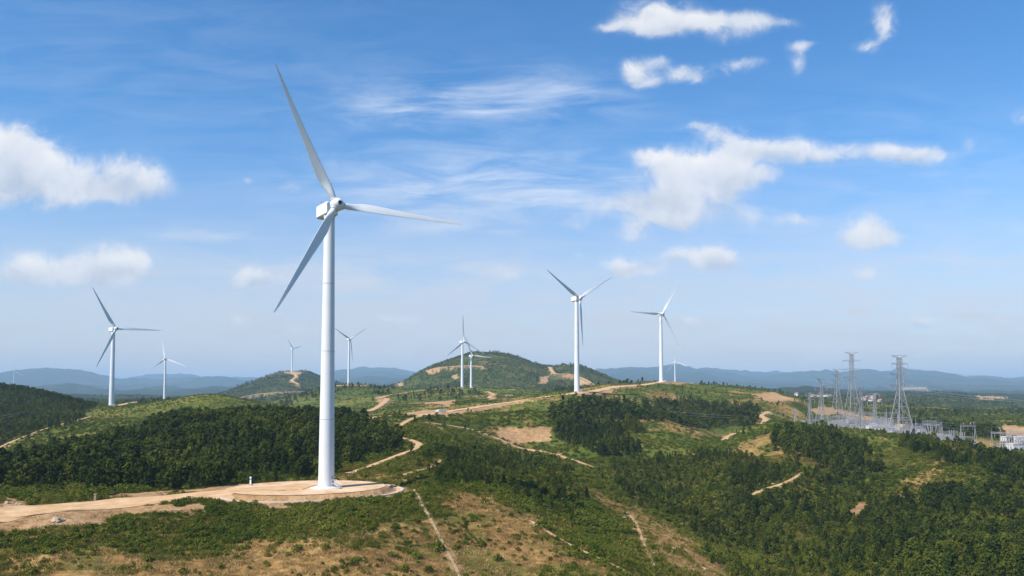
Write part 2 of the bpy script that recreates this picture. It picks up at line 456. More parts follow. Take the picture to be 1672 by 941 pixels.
# ------------------------------------------------------------------ ground cover regions
def in_poly(px, py, poly):
    ins = np.zeros(px.shape, bool); n = len(poly)
    for i in range(n):
        x1, y1 = poly[i]; x2, y2 = poly[(i + 1) % n]
        if y1 == y2: continue
        c = ((y1 > py) != (y2 > py)) & (px < (x2 - x1) * (py - y1) / (y2 - y1) + x1)
        ins ^= c
    return ins
# dry cut slopes, bare earth, gravel: outline as seen, depth range in metres
DRY = [([(-300,915),(0,907),(150,890),(260,912),(340,905),(420,885),(560,874),(640,852),(690,850),(715,815),(745,797),(810,812),(880,842),(935,890),(1015,936),(1060,1300),(-300,1300)], 60, 246),
       ([(928,788),(985,800),(1085,850),(1185,922),(1170,1000),(1130,1000),(1060,885),(1010,850),(955,815)], 215, 345),
       ]
BARE = [([(812,700),(898,698),(898,722),(850,724),(815,716)], 380, 600),
        ([(1226,645),(1262,640),(1308,655),(1258,656)], 700, 1200),
        ([(1384,830),(1405,820),(1418,826),(1408,848),(1388,852)], 240, 420),
        ([(1588,646),(1640,648),(1655,651),(1600,653)], 1600, 6000),
        ([(1616,706),(1640,694),(1700,700),(1700,716),(1650,718)], 600, 1300),
        ([(1530,693),(1590,690),(1600,700),(1540,699)], 600, 1300),
        ([(1318,668),(1345,664),(1385,672),(1440,686),(1475,697),(1440,697),(1395,690),(1370,676),(1340,680)], 750, 1500),
        ([(-200,846),(0,842),(190,829),(330,823),(345,834),(150,852),(0,868),(-200,876)], 150, 216),
        ([(160,816),(195,800),(240,806),(330,800),(330,808),(230,816)], 190, 250),
        ([(430,826),(475,824),(470,838),(440,836)], 180, 215),
        ([(0,815),(40,818),(50,826),(0,830)], 180, 215),
        ([(660,674),(690,668),(740,672),(800,660),(860,652),(880,652),(800,668),(740,680),(690,682),(655,680)], 470, 660),
        ([(588,680),(620,682),(606,690),(585,692)], 430, 480),
        ([(930,644),(975,636),(1010,634),(1000,642),(960,646)], 640, 760),
        ([(1060,628),(1085,622),(1130,623),(1110,629)], 900, 1000),
        ([(692,606),(716,600),(722,605),(702,611)], 1700, 2300),([(738,614),(748,611),(750,619),(742,619)], 1700, 2300),
        ([(918,611),(930,611),(955,622),(968,630),(948,628)], 1700, 2300), ([(880,616),(896,614),(892,628),(880,626)], 1700, 2300),
        ([(640,626),(660,622),(656,632)], 1500, 2300),
        ([(462,607),(496,607),(492,612),(470,612)], 2300, 2800),
        ([(70,650),(80,649),(82,653),(72,653)], 2000, 4000),
        ([(1460,634),(1500,632),(1520,636),(1470,637)], 6000, 12000), ([(1330,640),(1380,638),(1370,642)], 5000, 12000),
        ([(612,648),(625,648),(628,656),(618,660)], 700, 1200), ([(800,640),(812,650),(800,654)], 700, 1300),
        ([(690,660),(720,648),(750,650),(735,662)], 560, 900)]
YARD = [([(1312,700),(1330,690),(1395,684),(1470,694),(1500,702),(1604,722),(1604,742),(1540,742),(1470,728),(1400,724),(1330,714)], 520, 860),
        ([(1628,728),(1700,730),(1700,748),(1630,742)], 480, 700)]
# regions of trees: outline, depth range, density per m2, height range, kind
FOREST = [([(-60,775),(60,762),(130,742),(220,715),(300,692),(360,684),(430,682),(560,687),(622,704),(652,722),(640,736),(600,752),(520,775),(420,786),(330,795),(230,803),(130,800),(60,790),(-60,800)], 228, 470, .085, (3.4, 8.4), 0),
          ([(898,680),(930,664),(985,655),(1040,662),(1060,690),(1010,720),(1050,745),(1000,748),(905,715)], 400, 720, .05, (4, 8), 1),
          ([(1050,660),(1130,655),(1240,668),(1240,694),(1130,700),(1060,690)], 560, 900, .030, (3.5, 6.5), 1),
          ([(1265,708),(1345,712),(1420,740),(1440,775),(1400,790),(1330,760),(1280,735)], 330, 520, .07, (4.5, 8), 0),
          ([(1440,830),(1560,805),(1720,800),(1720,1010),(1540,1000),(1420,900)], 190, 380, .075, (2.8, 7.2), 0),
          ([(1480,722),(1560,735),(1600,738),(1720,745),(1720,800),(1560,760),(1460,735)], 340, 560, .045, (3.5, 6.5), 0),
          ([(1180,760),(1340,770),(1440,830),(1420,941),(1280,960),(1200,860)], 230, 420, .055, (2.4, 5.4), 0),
          ([(690,748),(760,736),(870,750),(932,770),(925,838),(862,832),(790,802),(722,792)], 244, 430, .12, (1.5, 3.6), 0),  # this and next two: dense low dark trees, set to darken the slopes
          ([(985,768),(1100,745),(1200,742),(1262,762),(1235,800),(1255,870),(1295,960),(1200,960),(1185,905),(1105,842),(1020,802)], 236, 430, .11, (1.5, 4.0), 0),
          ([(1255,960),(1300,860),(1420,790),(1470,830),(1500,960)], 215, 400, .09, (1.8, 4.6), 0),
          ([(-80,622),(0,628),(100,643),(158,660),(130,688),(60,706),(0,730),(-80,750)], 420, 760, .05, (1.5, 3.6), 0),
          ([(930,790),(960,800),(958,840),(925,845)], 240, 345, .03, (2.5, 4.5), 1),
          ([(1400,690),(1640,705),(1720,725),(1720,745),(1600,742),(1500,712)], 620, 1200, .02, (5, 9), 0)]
def region_mask(regs, x, y, z, px, py, wob=1.0):
    r = np.hypot(x, y); out = np.zeros(x.shape, bool)
    for p in regs:
        poly, a, b = p[0], p[1], p[2]; P = np.array(poly)
        idx = np.nonzero((y > a) & (y < b) & (px > P[:,0].min()-30) & (px < P[:,0].max()+30) & (py > P[:,1].min()-30) & (py < P[:,1].max()+30))[0]
        if len(idx): out[idx[in_poly(px[idx], py[idx], poly)]] = True
    return out
def wobbled(x, y, z):
    px, py = proj(x, y, z); r = np.hypot(x, y)
    k = 9.0; lam = np.maximum(r * .02, 1)
    wx = fbm(x, y, 9., 4, 3) * 22 * np.clip(220 / r, .25, 1.2); wy = fbm(x, y, 9., 4, 9) * 12 * np.clip(220 / r, .15, 1.2)
    return px + wx, py + wy

# ------------------------------------------------------------------ terrain mesh
ang = np.r_[np.linspace(-180, -60, 40, endpoint=False), np.linspace(-60, -37, 50, endpoint=False), np.linspace(-37, 37, 960, endpoint=False), np.linspace(37, 60, 50, endpoint=False), np.linspace(60, 180, 41)]
lr = np.r_[np.exp(np.linspace(math.log(18), math.log(135), 60, endpoint=False)), np.exp(np.linspace(math.log(135), math.log(480), 300, endpoint=False)),
           np.exp(np.linspace(math.log(480), math.log(1300), 180, endpoint=False)), np.exp(np.linspace(math.log(1300), math.log(2900), 130, endpoint=False)), np.exp(np.linspace(math.log(2900), math.log(16000), 150, endpoint=False)), np.exp(np.linspace(math.log(16000), math.log(30000), 20))]
AA, RR = np.meshgrid(np.radians(ang), lr)
X = (RR * np.sin(AA)).ravel(); Y = (RR * np.cos(AA)).ravel()
RD = road_dist(X, Y); Z = height(X, Y, RD)
na, nr = len(ang), len(lr)
ii = (np.arange(nr - 1)[:, None] * na + np.arange(na - 1)[None]).ravel()
Q = np.c_[ii, ii + 1, ii + 1 + na, ii + na]

def ground_material():
    m, nt, L = new_mat('hillside_ground')
    out = N(nt, 'ShaderNodeOutputMaterial'); b = N(nt, 'ShaderNodeBsdfPrincipled'); b.inputs['Roughness'].default_value = .95; b.inputs['Specular IOR Level'].default_value = .08
    ge = N(nt, 'ShaderNodeNewGeometry')
    def noise(scale, det=6, rough=.6, sz=1.0):
        n = N(nt, 'ShaderNodeTexNoise'); n.inputs['Scale'].default_value = scale; n.inputs['Detail'].default_value = det; n.inputs['Roughness'].default_value = rough
        L.new(ge.outputs['Position'], n.inputs['Vector']); return n
    big = noise(.006, 8, .62); mid = noise(.035, 8, .65); fine = noise(.35, 8, .7)
    def math_(op, a, b_=None, c=None, clamp=False):
        n = N(nt, 'ShaderNodeMath', operation=op); n.use_clamp = clamp
        for i, v in enumerate((a, b_, c)):
            if v is None: continue
            if isinstance(v, (int, float)): n.inputs[i].default_value = v
            else: L.new(v, n.inputs[i])
        return n.outputs[0]
    mixn = math_('ADD', math_('MULTIPLY', big.outputs['Fac'], .45), math_('ADD', math_('MULTIPLY', mid.outputs['Fac'], .35), math_('MULTIPLY', fine.outputs['Fac'], .20)))
    green = ramp(nt, [(.38, (.028, .050, .007)), (.46, (.060, .086, .012)), (.53, (.105, .122, .020)), (.60, (.175, .155, .038)), (.68, (.28, .195, .07))]); L.new(mixn, green.inputs[0])
    dmix = math_('ADD', math_('MULTIPLY', mid.outputs['Fac'], .45), math_('MULTIPLY', fine.outputs['Fac'], .55))
    dry = ramp(nt, [(.35, (.060, .055, .016)), (.43, (.155, .098, .034)), (.51, (.30, .178, .062)), (.60, (.42, .27, .11)), (.68, (.52, .37, .19))]); L.new(dmix, dry.inputs[0])
    bare = ramp(nt, [(.34, (.19, .115, .05)), (.46, (.33, .20, .095)), (.55, (.42, .27, .145)), (.66, (.52, .37, .22))]); L.new(dmix, bare.inputs[0])
    yard = ramp(nt, [(.4, (.13, .125, .11)), (.6, (.26, .245, .22))]); L.new(fine.outputs['Fac'], yard.inputs[0])
    col = green.outputs[0]
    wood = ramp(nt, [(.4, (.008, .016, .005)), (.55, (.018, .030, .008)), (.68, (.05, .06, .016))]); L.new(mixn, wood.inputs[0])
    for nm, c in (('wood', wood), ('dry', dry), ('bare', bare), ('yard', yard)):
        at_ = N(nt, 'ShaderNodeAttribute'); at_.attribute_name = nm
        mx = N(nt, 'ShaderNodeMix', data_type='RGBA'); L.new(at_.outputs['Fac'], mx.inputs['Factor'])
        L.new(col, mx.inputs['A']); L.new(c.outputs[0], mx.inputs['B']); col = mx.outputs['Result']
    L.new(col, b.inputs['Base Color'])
    bp = N(nt, 'ShaderNodeBump'); bp.inputs['Strength'].default_value = .9; bp.inputs['Distance'].default_value = 1.6
    hb = math_('ADD', math_('MULTIPLY', fine.outputs['Fac'], .7), math_('MULTIPLY', mid.outputs['Fac'], 3.0))
    L.new(hb, bp.inputs['Height']); L.new(bp.outputs[0], b.inputs['Normal'])
    L.new(b.outputs[0], out.inputs['Surface'])
    return m
GROUND = ground_material()
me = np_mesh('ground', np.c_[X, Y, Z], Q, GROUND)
PX, PY = wobbled(X, Y, Z); fwd = Y > 20
n_f = fbm(X, Y, 6., 4, 70)
dry = (region_mask(DRY, X, Y, Z, PX, PY) & fwd).astype(float)
bare = (region_mask(BARE, X, Y, Z, PX, PY) & fwd).astype(float)
yard = (region_mask(YARD, X, Y, Z, PX, PY) & fwd).astype(float)
bare = np.maximum(bare, np.clip(1.1 - (RD + n_f * 3.0 * np.clip(np.hypot(X, Y) / 250, .6, 2.5)) / np.clip(np.hypot(X, Y) / 260, .8, 4), 0, 1) * (RD < 20))
bare = np.maximum(bare, ((pad_rho(X, Y) + n_f * .22) < 1.36) * (X < -20) * 1.0)
# scattered earth scars on the hills
scar = fbm(X, Y, 60., 5, 90)
bare = np.maximum(bare, .75 * (X > -100) * sstep(.50, .62, scar) * (np.hypot(X, Y) > 300) * (np.hypot(X, Y) < 1500))
dry = dry * (.35 + .65 * sstep(-.30, .05, fbm(X, Y, 9., 5, 155)))
left_hills = sstep(-90, -140, X) * sstep(330, 400, Y)
dry = np.maximum(dry, (.75 - .6 * left_hills) * sstep(.16, .42, fbm(X, Y, 38., 6, 55, .62)) * (1 - .75 * sstep(1200, 1700, np.hypot(X, Y))) * (np.hypot(X, Y) < 2600))
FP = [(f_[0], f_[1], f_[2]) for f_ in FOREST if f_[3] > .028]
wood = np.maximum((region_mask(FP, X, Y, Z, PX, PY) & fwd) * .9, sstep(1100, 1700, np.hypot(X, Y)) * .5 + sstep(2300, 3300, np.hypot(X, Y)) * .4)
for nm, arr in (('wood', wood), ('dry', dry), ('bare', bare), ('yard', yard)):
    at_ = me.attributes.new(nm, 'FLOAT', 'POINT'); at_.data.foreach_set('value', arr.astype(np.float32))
go = bpy.data.objects.new('ground', me); C.objects.link(go)
tag(go, 'green rolling hills with dry brown slopes running to blue mountains', 'hills', kind='structure')

# roads as draped ribbons
for nm, ln, w, mk in ROADS:
    t = np.gradient(ln, axis=0); t /= np.linalg.norm(t, axis=1)[:, None] + 1e-9; nn = np.c_[-t[:, 1], t[:, 0]]
    s = np.r_[0, np.cumsum(np.linalg.norm(np.diff(ln, axis=0), axis=1))]
    K = 17; rows = []
    dist = np.hypot(ln[:, 0], ln[:, 1])
    for k in range(K):
        o = (k / (K - 1) - .5) * w
        jit = np.array([vnoise(s / (w * .5), s * 0 + 3.7 + k, 5)]).ravel() * w * (.26 if k in (0, K - 1) else .02)
        p = ln + nn * (o + jit)[:, None]
        zz = height(p[:, 0], p[:, 1]) + .10 + .0004 * dist + (.05 if 0 < k < K - 1 else -.10)
        rows.append(np.c_[p, zz])
    V = np.stack(rows, 1).reshape(-1, 3); m_ = len(ln)
    i0 = (np.arange(m_ - 1)[:, None] * K + np.arange(K - 1)[None]).ravel()
    across = np.tile(np.linspace(0, 1, K), m_)
    mesh = np_mesh(nm, V, np.c_[i0, i0 + K, i0 + K + 1, i0 + 1], M[mk])
    aa_ = mesh.attributes.new('across', 'FLOAT', 'POINT'); aa_.data.foreach_set('value', across.astype(np.float32))
    o = bpy.data.objects.new(nm, mesh); C.objects.link(o); tag(o, kind='structure')
    if mesh.polygons and mesh.polygons[0].normal.z < 0: mesh.flip_normals()

# pad surface, shelf and kerb
def pad_pt(rho, t):
    c, s = math.cos(PADROT), math.sin(PADROT); a, b = PADR[0] * rho * math.cos(t), PADR[1] * rho * math.sin(t)
    return PADC[0] + a * c - b * s, PADC[1] + a * s + b * c
def pad_sheet(name, r0, r1, nrho, mat, lift, t0=0, t1=2 * math.pi, nt_=140, wob=.012):
    V = []
    for i in range(nrho + 1):
        rho = r0 + (r1 - r0) * i / nrho
        for k in range(nt_ + 1):
            t = t0 + (t1 - t0) * k / nt_
            e = 1 + wob * (i == nrho) * math.sin(k * 2.1) * math.sin(k * .7)
            x, y = pad_pt(rho * e, t); V.append((x, y, 0))
    V = np.array(V); V[:, 2] = height(V[:, 0], V[:, 1]) + lift
    i0 = (np.arange(nrho)[:, None] * (nt_ + 1) + np.arange(nt_)[None]).ravel()
    me_ = np_mesh(name, V, np.c_[i0, i0 + 1, i0 + nt_ + 2, i0 + nt_ + 1], M[mat])
    o = bpy.data.objects.new(name, me_); C.objects.link(o); tag(o, kind='structure')
    if me_.polygons[10].normal.z < 0: me_.flip_normals()
    return o
pad_sheet('crane_pad', .02, .985, 10, 'pad', .13)
pad_sheet('pad_shelf', 1.125, 1.20, 3, 'road', .12, R_(-150), R_(40), 110)
k_ = MB()
tt = np.linspace(R_(-155), R_(42), 120)
kp = np.array([pad_pt(1.205, t) for t in tt]); kz = height(kp[:, 0], kp[:, 1])
for i in range(len(tt) - 1):
    a, b = kp[i], kp[i + 1]; d = b - a; nrm = np.array([d[1], -d[0]]) / np.linalg.norm(d) * .28
    q = [(a[0]-nrm[0], a[1]-nrm[1]), (b[0]-nrm[0], b[1]-nrm[1]), (b[0]+nrm[0], b[1]+nrm[1]), (a[0]+nrm[0], a[1]+nrm[1])]
    za, zb = kz[i], kz[i + 1]; zs = [za, zb, zb, za]
    k_.add([(*q[j], zs[j] - .5) for j in range(4)] + [(*q[j], zs[j] + .32) for j in range(4)], [(4,5,6,7),(0,1,5,4),(2,3,7,6)], 0)
o = k_.build('kerb', M['kerb']); tag(o, kind='structure')

# ------------------------------------------------------------------ sun, sky, air
SUN_AZ = R_(230); SUN_EL = R_(47)       # compass angle from the view direction, clockwise
sd = Vector((math.sin(SUN_AZ) * math.cos(SUN_EL), math.cos(SUN_AZ) * math.cos(SUN_EL), math.sin(SUN_EL)))
sl = bpy.data.lights.new('sun', 'SUN'); sl.energy = 4.8; sl.angle = R_(.53); sl.color = (1.0, .93, .82)
so = bpy.data.objects.new('sun', sl); C.objects.link(so); so.rotation_euler = sd.to_track_quat('Z', 'Y').to_euler(); so.location = (-60, -60, 90)

W = bpy.data.worlds.new('World'); SC.world = W; W.use_nodes = True
nt = W.node_tree; nt.nodes.clear(); L = nt.links
out = N(nt, 'ShaderNodeOutputWorld'); bg = N(nt, 'ShaderNodeBackground'); bg.inputs['Strength'].default_value = .121
sky = N(nt, 'ShaderNodeTexSky'); sky.sky_type = 'NISHITA'; sky.sun_disc = False
sky.sun_elevation = SUN_EL; sky.sun_rotation = SUN_AZ; sky.altitude = 600; sky.air_density = 1.0; sky.dust_density = .2; sky.ozone_density = 3.0
hsv = N(nt, 'ShaderNodeHueSaturation'); hsv.inputs['Saturation'].default_value = 1.28; hsv.inputs['Value'].default_value = 1.0; L.new(sky.outputs[0], hsv.inputs['Color'])
def VM(op, a, b=None, s=None):
    n = N(nt, 'ShaderNodeVectorMath', operation=op)
    for i, v in enumerate((a, b)):
        if v is None: continue
        if isinstance(v, tuple): n.inputs[i].default_value = v
        else: L.new(v, n.inputs[i])
    if s is not None:
        if isinstance(s, (int, float)): n.inputs['Scale'].default_value = s
        else: L.new(s, n.inputs['Scale'])
    return n
def MT(op, a, b=None, c=None, clamp=False):
    n = N(nt, 'ShaderNodeMath', operation=op); n.use_clamp = clamp
    for i, v in enumerate((a, b, c)):
        if v is None: continue
        if isinstance(v, (int, float)): n.inputs[i].default_value = v
        else: L.new(v, n.inputs[i])
    return n.outputs[0]
def SS(v, a, b):
    n = N(nt, 'ShaderNodeMapRange', interpolation_type='SMOOTHSTEP'); n.inputs[1].default_value = a; n.inputs[2].default_value = b
    L.new(v, n.inputs[0]); return n.outputs[0]
tc = N(nt, 'ShaderNodeTexCoord'); sep = N(nt, 'ShaderNodeSeparateXYZ'); L.new(tc.outputs['Generated'], sep.inputs[0])
yy = MT('MAXIMUM', sep.outputs['Y'], .02)
u = MT('DIVIDE', sep.outputs['X'], yy); v = MT('DIVIDE', sep.outputs['Z'], yy)
cmb = N(nt, 'ShaderNodeCombineXYZ'); L.new(u, cmb.inputs[0]); L.new(v, cmb.inputs[1])
P0 = cmb.outputs[0]
def noise(vec, scale, det, rough=.55, dist=0.):
    n = N(nt, 'ShaderNodeTexNoise'); n.inputs['Scale'].default_value = scale; n.inputs['Detail'].default_value = det
    n.inputs['Roughness'].default_value = rough; n.inputs['Distortion'].default_value = dist
    L.new(vec, n.inputs['Vector']); return n
w1 = noise(P0, 14, 4); wv = VM('SCALE', VM('SUBTRACT', w1.outputs['Color'], (.5, .5, .5)).outputs[0], None, .030)
P1 = VM('MULTIPLY', VM('ADD', P0, wv.outputs[0]).outputs[0], (1.0, 1.0, 0.0)).outputs[0]
# cumulus: centre px, centre py, radii px, density (as seen from the drone; the cloud deck itself is at infinity)
CL = [(20,238,46,32,1.05),(62,262,45,34,.95),(-5,292,60,45,1.0),(100,285,40,28,.85),(55,318,75,18,.6),(145,306,40,20,.75),(205,281,38,25,1.05),(242,300,32,19,.85),(195,318,60,14,.7),(178,270,20,12,.4),
      (60,440,46,20,1.05),(165,430,48,24,1.2),(208,440,42,21,1.0),(130,456,80,11,.7),(28,450,28,11,.5),(105,440,34,15,.6),(416,451,34,15,1.0),(442,458,26,10,.6),(392,458,18,8,.5),(484,300,18,11,.6),(405,290,11,5,.5),(388,521,20,8,.75),(492,534,24,9,.75),(545,265,20,8,.3),
      (1072,18,44,20,1.05),(1038,43,44,11,.9),(1104,40,50,15,1.05),(1150,38,40,13,.75),(1000,46,24,6,.6),(1215,42,35,13,.8),(1262,38,34,8,.65),(1188,62,24,11,.6),(1442,28,17,17,1.0),(1448,50,17,15,.9),(1417,73,20,11,.75),(1422,36,14,8,.4),
      (1038,118,22,17,.95),(1070,97,20,9,.8),(1062,133,22,9,.6),(1108,120,28,12,.8),(1134,126,20,8,.5),(1185,112,36,10,.6),(1222,104,26,7,.5),(1306,76,16,7,.6),(1305,100,12,16,.6),(1330,71,20,5,.35),
      (1045,246,19,9,.8),(1078,264,28,18,.95),(1122,276,44,28,1.15),(1172,286,40,24,1.05),(1216,280,42,22,1.0),(1254,286,26,10,.6),(1090,312,44,24,.95),(1140,330,44,22,.9),(1040,330,46,20,.75),(1105,357,38,16,.9),(1058,350,30,14,.55),(1190,350,52,20,.32),(1252,356,52,14,.24),
      (1150,208,28,8,.95),(1186,221,28,12,.95),(1206,242,30,18,.85),(1240,240,34,14,.85),(1300,245,38,16,.95),(1342,258,32,12,.85),(1376,245,24,10,.5),(1430,250,38,14,.85),(1480,252,40,16,.95),(1526,250,28,10,.75),(1584,228,13,15,.45),(1668,192,16,18,.6),
      (1037,380,22,15,.8),(935,358,40,13,.45),(980,330,30,10,.3),(1418,376,36,22,1.35),(1440,388,26,12,.8),(1398,388,24,11,.8),(1306,361,24,8,.6),
      (1012,434,28,13,1.15),(1044,444,34,9,.65),(1095,422,26,13,.85),(1168,424,36,17,1.35),(1150,432,26,9,.6),(1416,443,22,9,.8),(830,449,22,10,.65),(950,414,10,5,.5),
      (1503,523,21,9,.85),(1125,526,18,7,.7),(1258,508,14,6,.55),(1636,520,14,7,.55),(650,524,40,6,.55),(860,520,24,5,.4),(735,340,50,9,.3),(800,322,30,7,.3),(1180,560,26,5,.3)]
def cloud_sum(lst, lean):
    """running vector (u, v, sum): each puff adds its own share; lean weights a puff by height above its middle"""
    V0 = P1
    for (cx, cy, rx, ry, dn) in lst:
        q = ray(cx, cy); s_ = N(nt, 'ShaderNodeVectorMath', operation='MULTIPLY_ADD')
        ix, iy = F / rx / 1.25, F / ry / 1.25
        L.new(V0, s_.inputs[0]); s_.inputs[1].default_value = (ix, iy, 0); s_.inputs[2].default_value = (-q[0] * ix, -q[2] * iy, 0)
        e = MT('POWER', 2.718 ** -1.1, VM('DOT_PRODUCT', s_.outputs[0], s_.outputs[0]).outputs['Value'])
        if lean: e = MT('MULTIPLY', e, VM('DOT_PRODUCT', s_.outputs[0], (0., 1., 0.)).outputs['Value'])
        V0 = VM('ADD', VM('SCALE', (0.0, 0.0, dn), None, e).outputs[0], V0).outputs[0]
    spz = N(nt, 'ShaderNodeSeparateXYZ'); L.new(V0, spz.inputs[0]); return spz.outputs[2]
acc = cloud_sum(CL, False); top = cloud_sum([c_ for c_ in CL if c_[4] > .8], True)
topn = MT('DIVIDE', top, MT('ADD', acc, .05))
nf = noise(P1, 26, 12, .64, .5); nl = noise(P1, 10, 4, .55, .4)
nn_ = MT('ADD', MT('MULTIPLY', MT('SUBTRACT', nf.outputs['Fac'], .5), 2.5), MT('MULTIPLY', MT('SUBTRACT', nl.outputs['Fac'], .5), 1.1))
dens0 = MT('ADD', MT('MULTIPLY', acc, 1.0), MT('MULTIPLY', nn_, MT('MINIMUM', MT('MULTIPLY', acc, 1.8), .9)))
dens = SS(dens0, .04, 1.35)
# thin streaks of high cloud
mpv = N(nt, 'ShaderNodeMapping'); mpv.inputs['Rotation'].default_value = (0, 0, R_(-8)); mpv.inputs['Scale'].default_value = (3.2, 17, 1)
L.new(P0, mpv.inputs['Vector']); cn = noise(mpv.outputs[0], 2.2, 9, .6, .6)
CI = [(800,160,190,36,.72),(700,186,90,16,.55),(800,300,230,46,.95),(830,318,110,16,.6),(770,370,110,10,.55),(340,383,80,8,.6),(650,450,170,20,.7),(1500,300,300,120,.22),(300,470,500,60,.30),(900,500,700,90,.35),(1560,470,260,70,.35),(200,120,500,160,.12),(1340,510,260,14,.5)]
ac2 = None
for (cx, cy, rx, ry, dn) in CI:
    q = ray(cx, cy); s_ = N(nt, 'ShaderNodeVectorMath', operation='MULTIPLY_ADD'); ix, iy = F / rx / 1.2, F / ry / 1.2
    c, s = math.cos(R_(8)), math.sin(R_(8))
    L.new(P1, s_.inputs[0]); s_.inputs[1].default_value = (ix, iy, 0); s_.inputs[2].default_value = (-q[0] * ix, -q[2] * iy, 0)
    e = MT('MULTIPLY', MT('POWER', 2.718, MT('MULTIPLY', VM('DOT_PRODUCT', s_.outputs[0], s_.outputs[0]).outputs['Value'], -1.1)), dn)
    ac2 = e if ac2 is None else MT('ADD', ac2, e)
veil = MT('MULTIPLY', SS(v, .34, -.02), MT('ADD', .72, MT('MULTIPLY', cn.outputs['Fac'], .4)))
cir = MT('MULTIPLY', SS(cn.outputs['Fac'], .30, .78), MT('MINIMUM', ac2, 1.0))
front = SS(sep.outputs['Y'], .05, .25)
# the rest of the sky, away from the view: loose cloud from plain noise
nb = noise(tc.outputs['Generated'], 3.5, 8, .6, .3)
back = MT('MULTIPLY', SS(nb.outputs['Fac'], .55, .75), MT('SUBTRACT', 1.0, front))
d_all = MT('MAXIMUM', MT('MULTIPLY', dens, front), MT('MULTIPLY', back, .9))
nb2 = noise(P0, 15, 3, .5, .3)
shade = MT('ADD', MT('MULTIPLY', SS(topn, -.55, .60), .60), MT('ADD', MT('MULTIPLY', SS(nb2.outputs['Fac'], .36, .62), .24), MT('MULTIPLY', SS(nf.outputs['Fac'], .34, .62), .16)))  # sunlit tops and grey undersides painted into the cloud colour
cc = ramp(nt, [(0., (2.9, 3.3, 4.0)), (.45, (4.4, 4.6, 5.0)), (1., (5.65, 5.55, 5.5))]); L.new(shade, cc.inputs[0])
m1 = N(nt, 'ShaderNodeMix', data_type='RGBA'); L.new(MT('MULTIPLY', MT('MULTIPLY', cir, front), .9), m1.inputs['Factor'])
L.new(hsv.outputs[0], m1.inputs['A']); m1.inputs['B'].default_value = (5.2, 5.5, 6.0, 1)
m3 = N(nt, 'ShaderNodeMix', data_type='RGBA'); L.new(MT('MULTIPLY', veil, front), m3.inputs['Factor']); L.new(m1.outputs['Result'], m3.inputs['A']); m3.inputs['B'].default_value = (3.75, 3.55, 3.65, 1)
m2 = N(nt, 'ShaderNodeMix', data_type='RGBA'); L.new(MT('MULTIPLY', d_all, .93), m2.inputs['Factor'])
L.new(m3.outputs['Result'], m2.inputs['A']); L.new(cc.outputs[0], m2.inputs['B'])
L.new(m2.outputs['Result'], bg.inputs['Color']); L.new(bg.outputs[0], out.inputs['Surface'])
W.cycles.sampling_method = 'MANUAL'; W.cycles.sample_map_resolution = 512

# air
zmin = float(Z.min()) - 1.5
hz = MB(); hz.box((0, 0, (500 + zmin) / 2), (64000, 64000, 500 - zmin))
hm, hnt, hL = new_mat('haze_air'); ho = N(hnt, 'ShaderNodeOutputMaterial'); hv = N(hnt, 'ShaderNodeVolumePrincipled')
hv.inputs['Color'].default_value = (.50, .75, 1.0, 1); hv.inputs['Density'].default_value = 8.0e-5; hv.inputs['Anisotropy'].default_value = 0.0
hL.new(hv.outputs[0], ho.inputs['Volume'])
hz_o = hz.build('haze', hm); tag(hz_o, kind='stuff')

SC.view_settings.view_transform = 'Standard'; SC.view_settings.look = 'None'; SC.view_settings.gamma = 1.0
SC.view_settings.exposure = 0.58; SC.view_settings.use_curve_mapping = False
cy = SC.cycles; cy.use_denoising = True; cy.denoiser = 'OPENIMAGEDENOISE'; cy.max_bounces = 5; cy.diffuse_bounces = 3; cy.glossy_bounces = 2
cy.transmission_bounces = 3; cy.volume_bounces = 0; cy.transparent_max_bounces = 8; cy.use_adaptive_sampling = True; cy.adaptive_threshold = .01
cy.denoising_input_passes = 'RGB_ALBEDO_NORMAL'; cy.denoising_prefilter = 'ACCURATE'

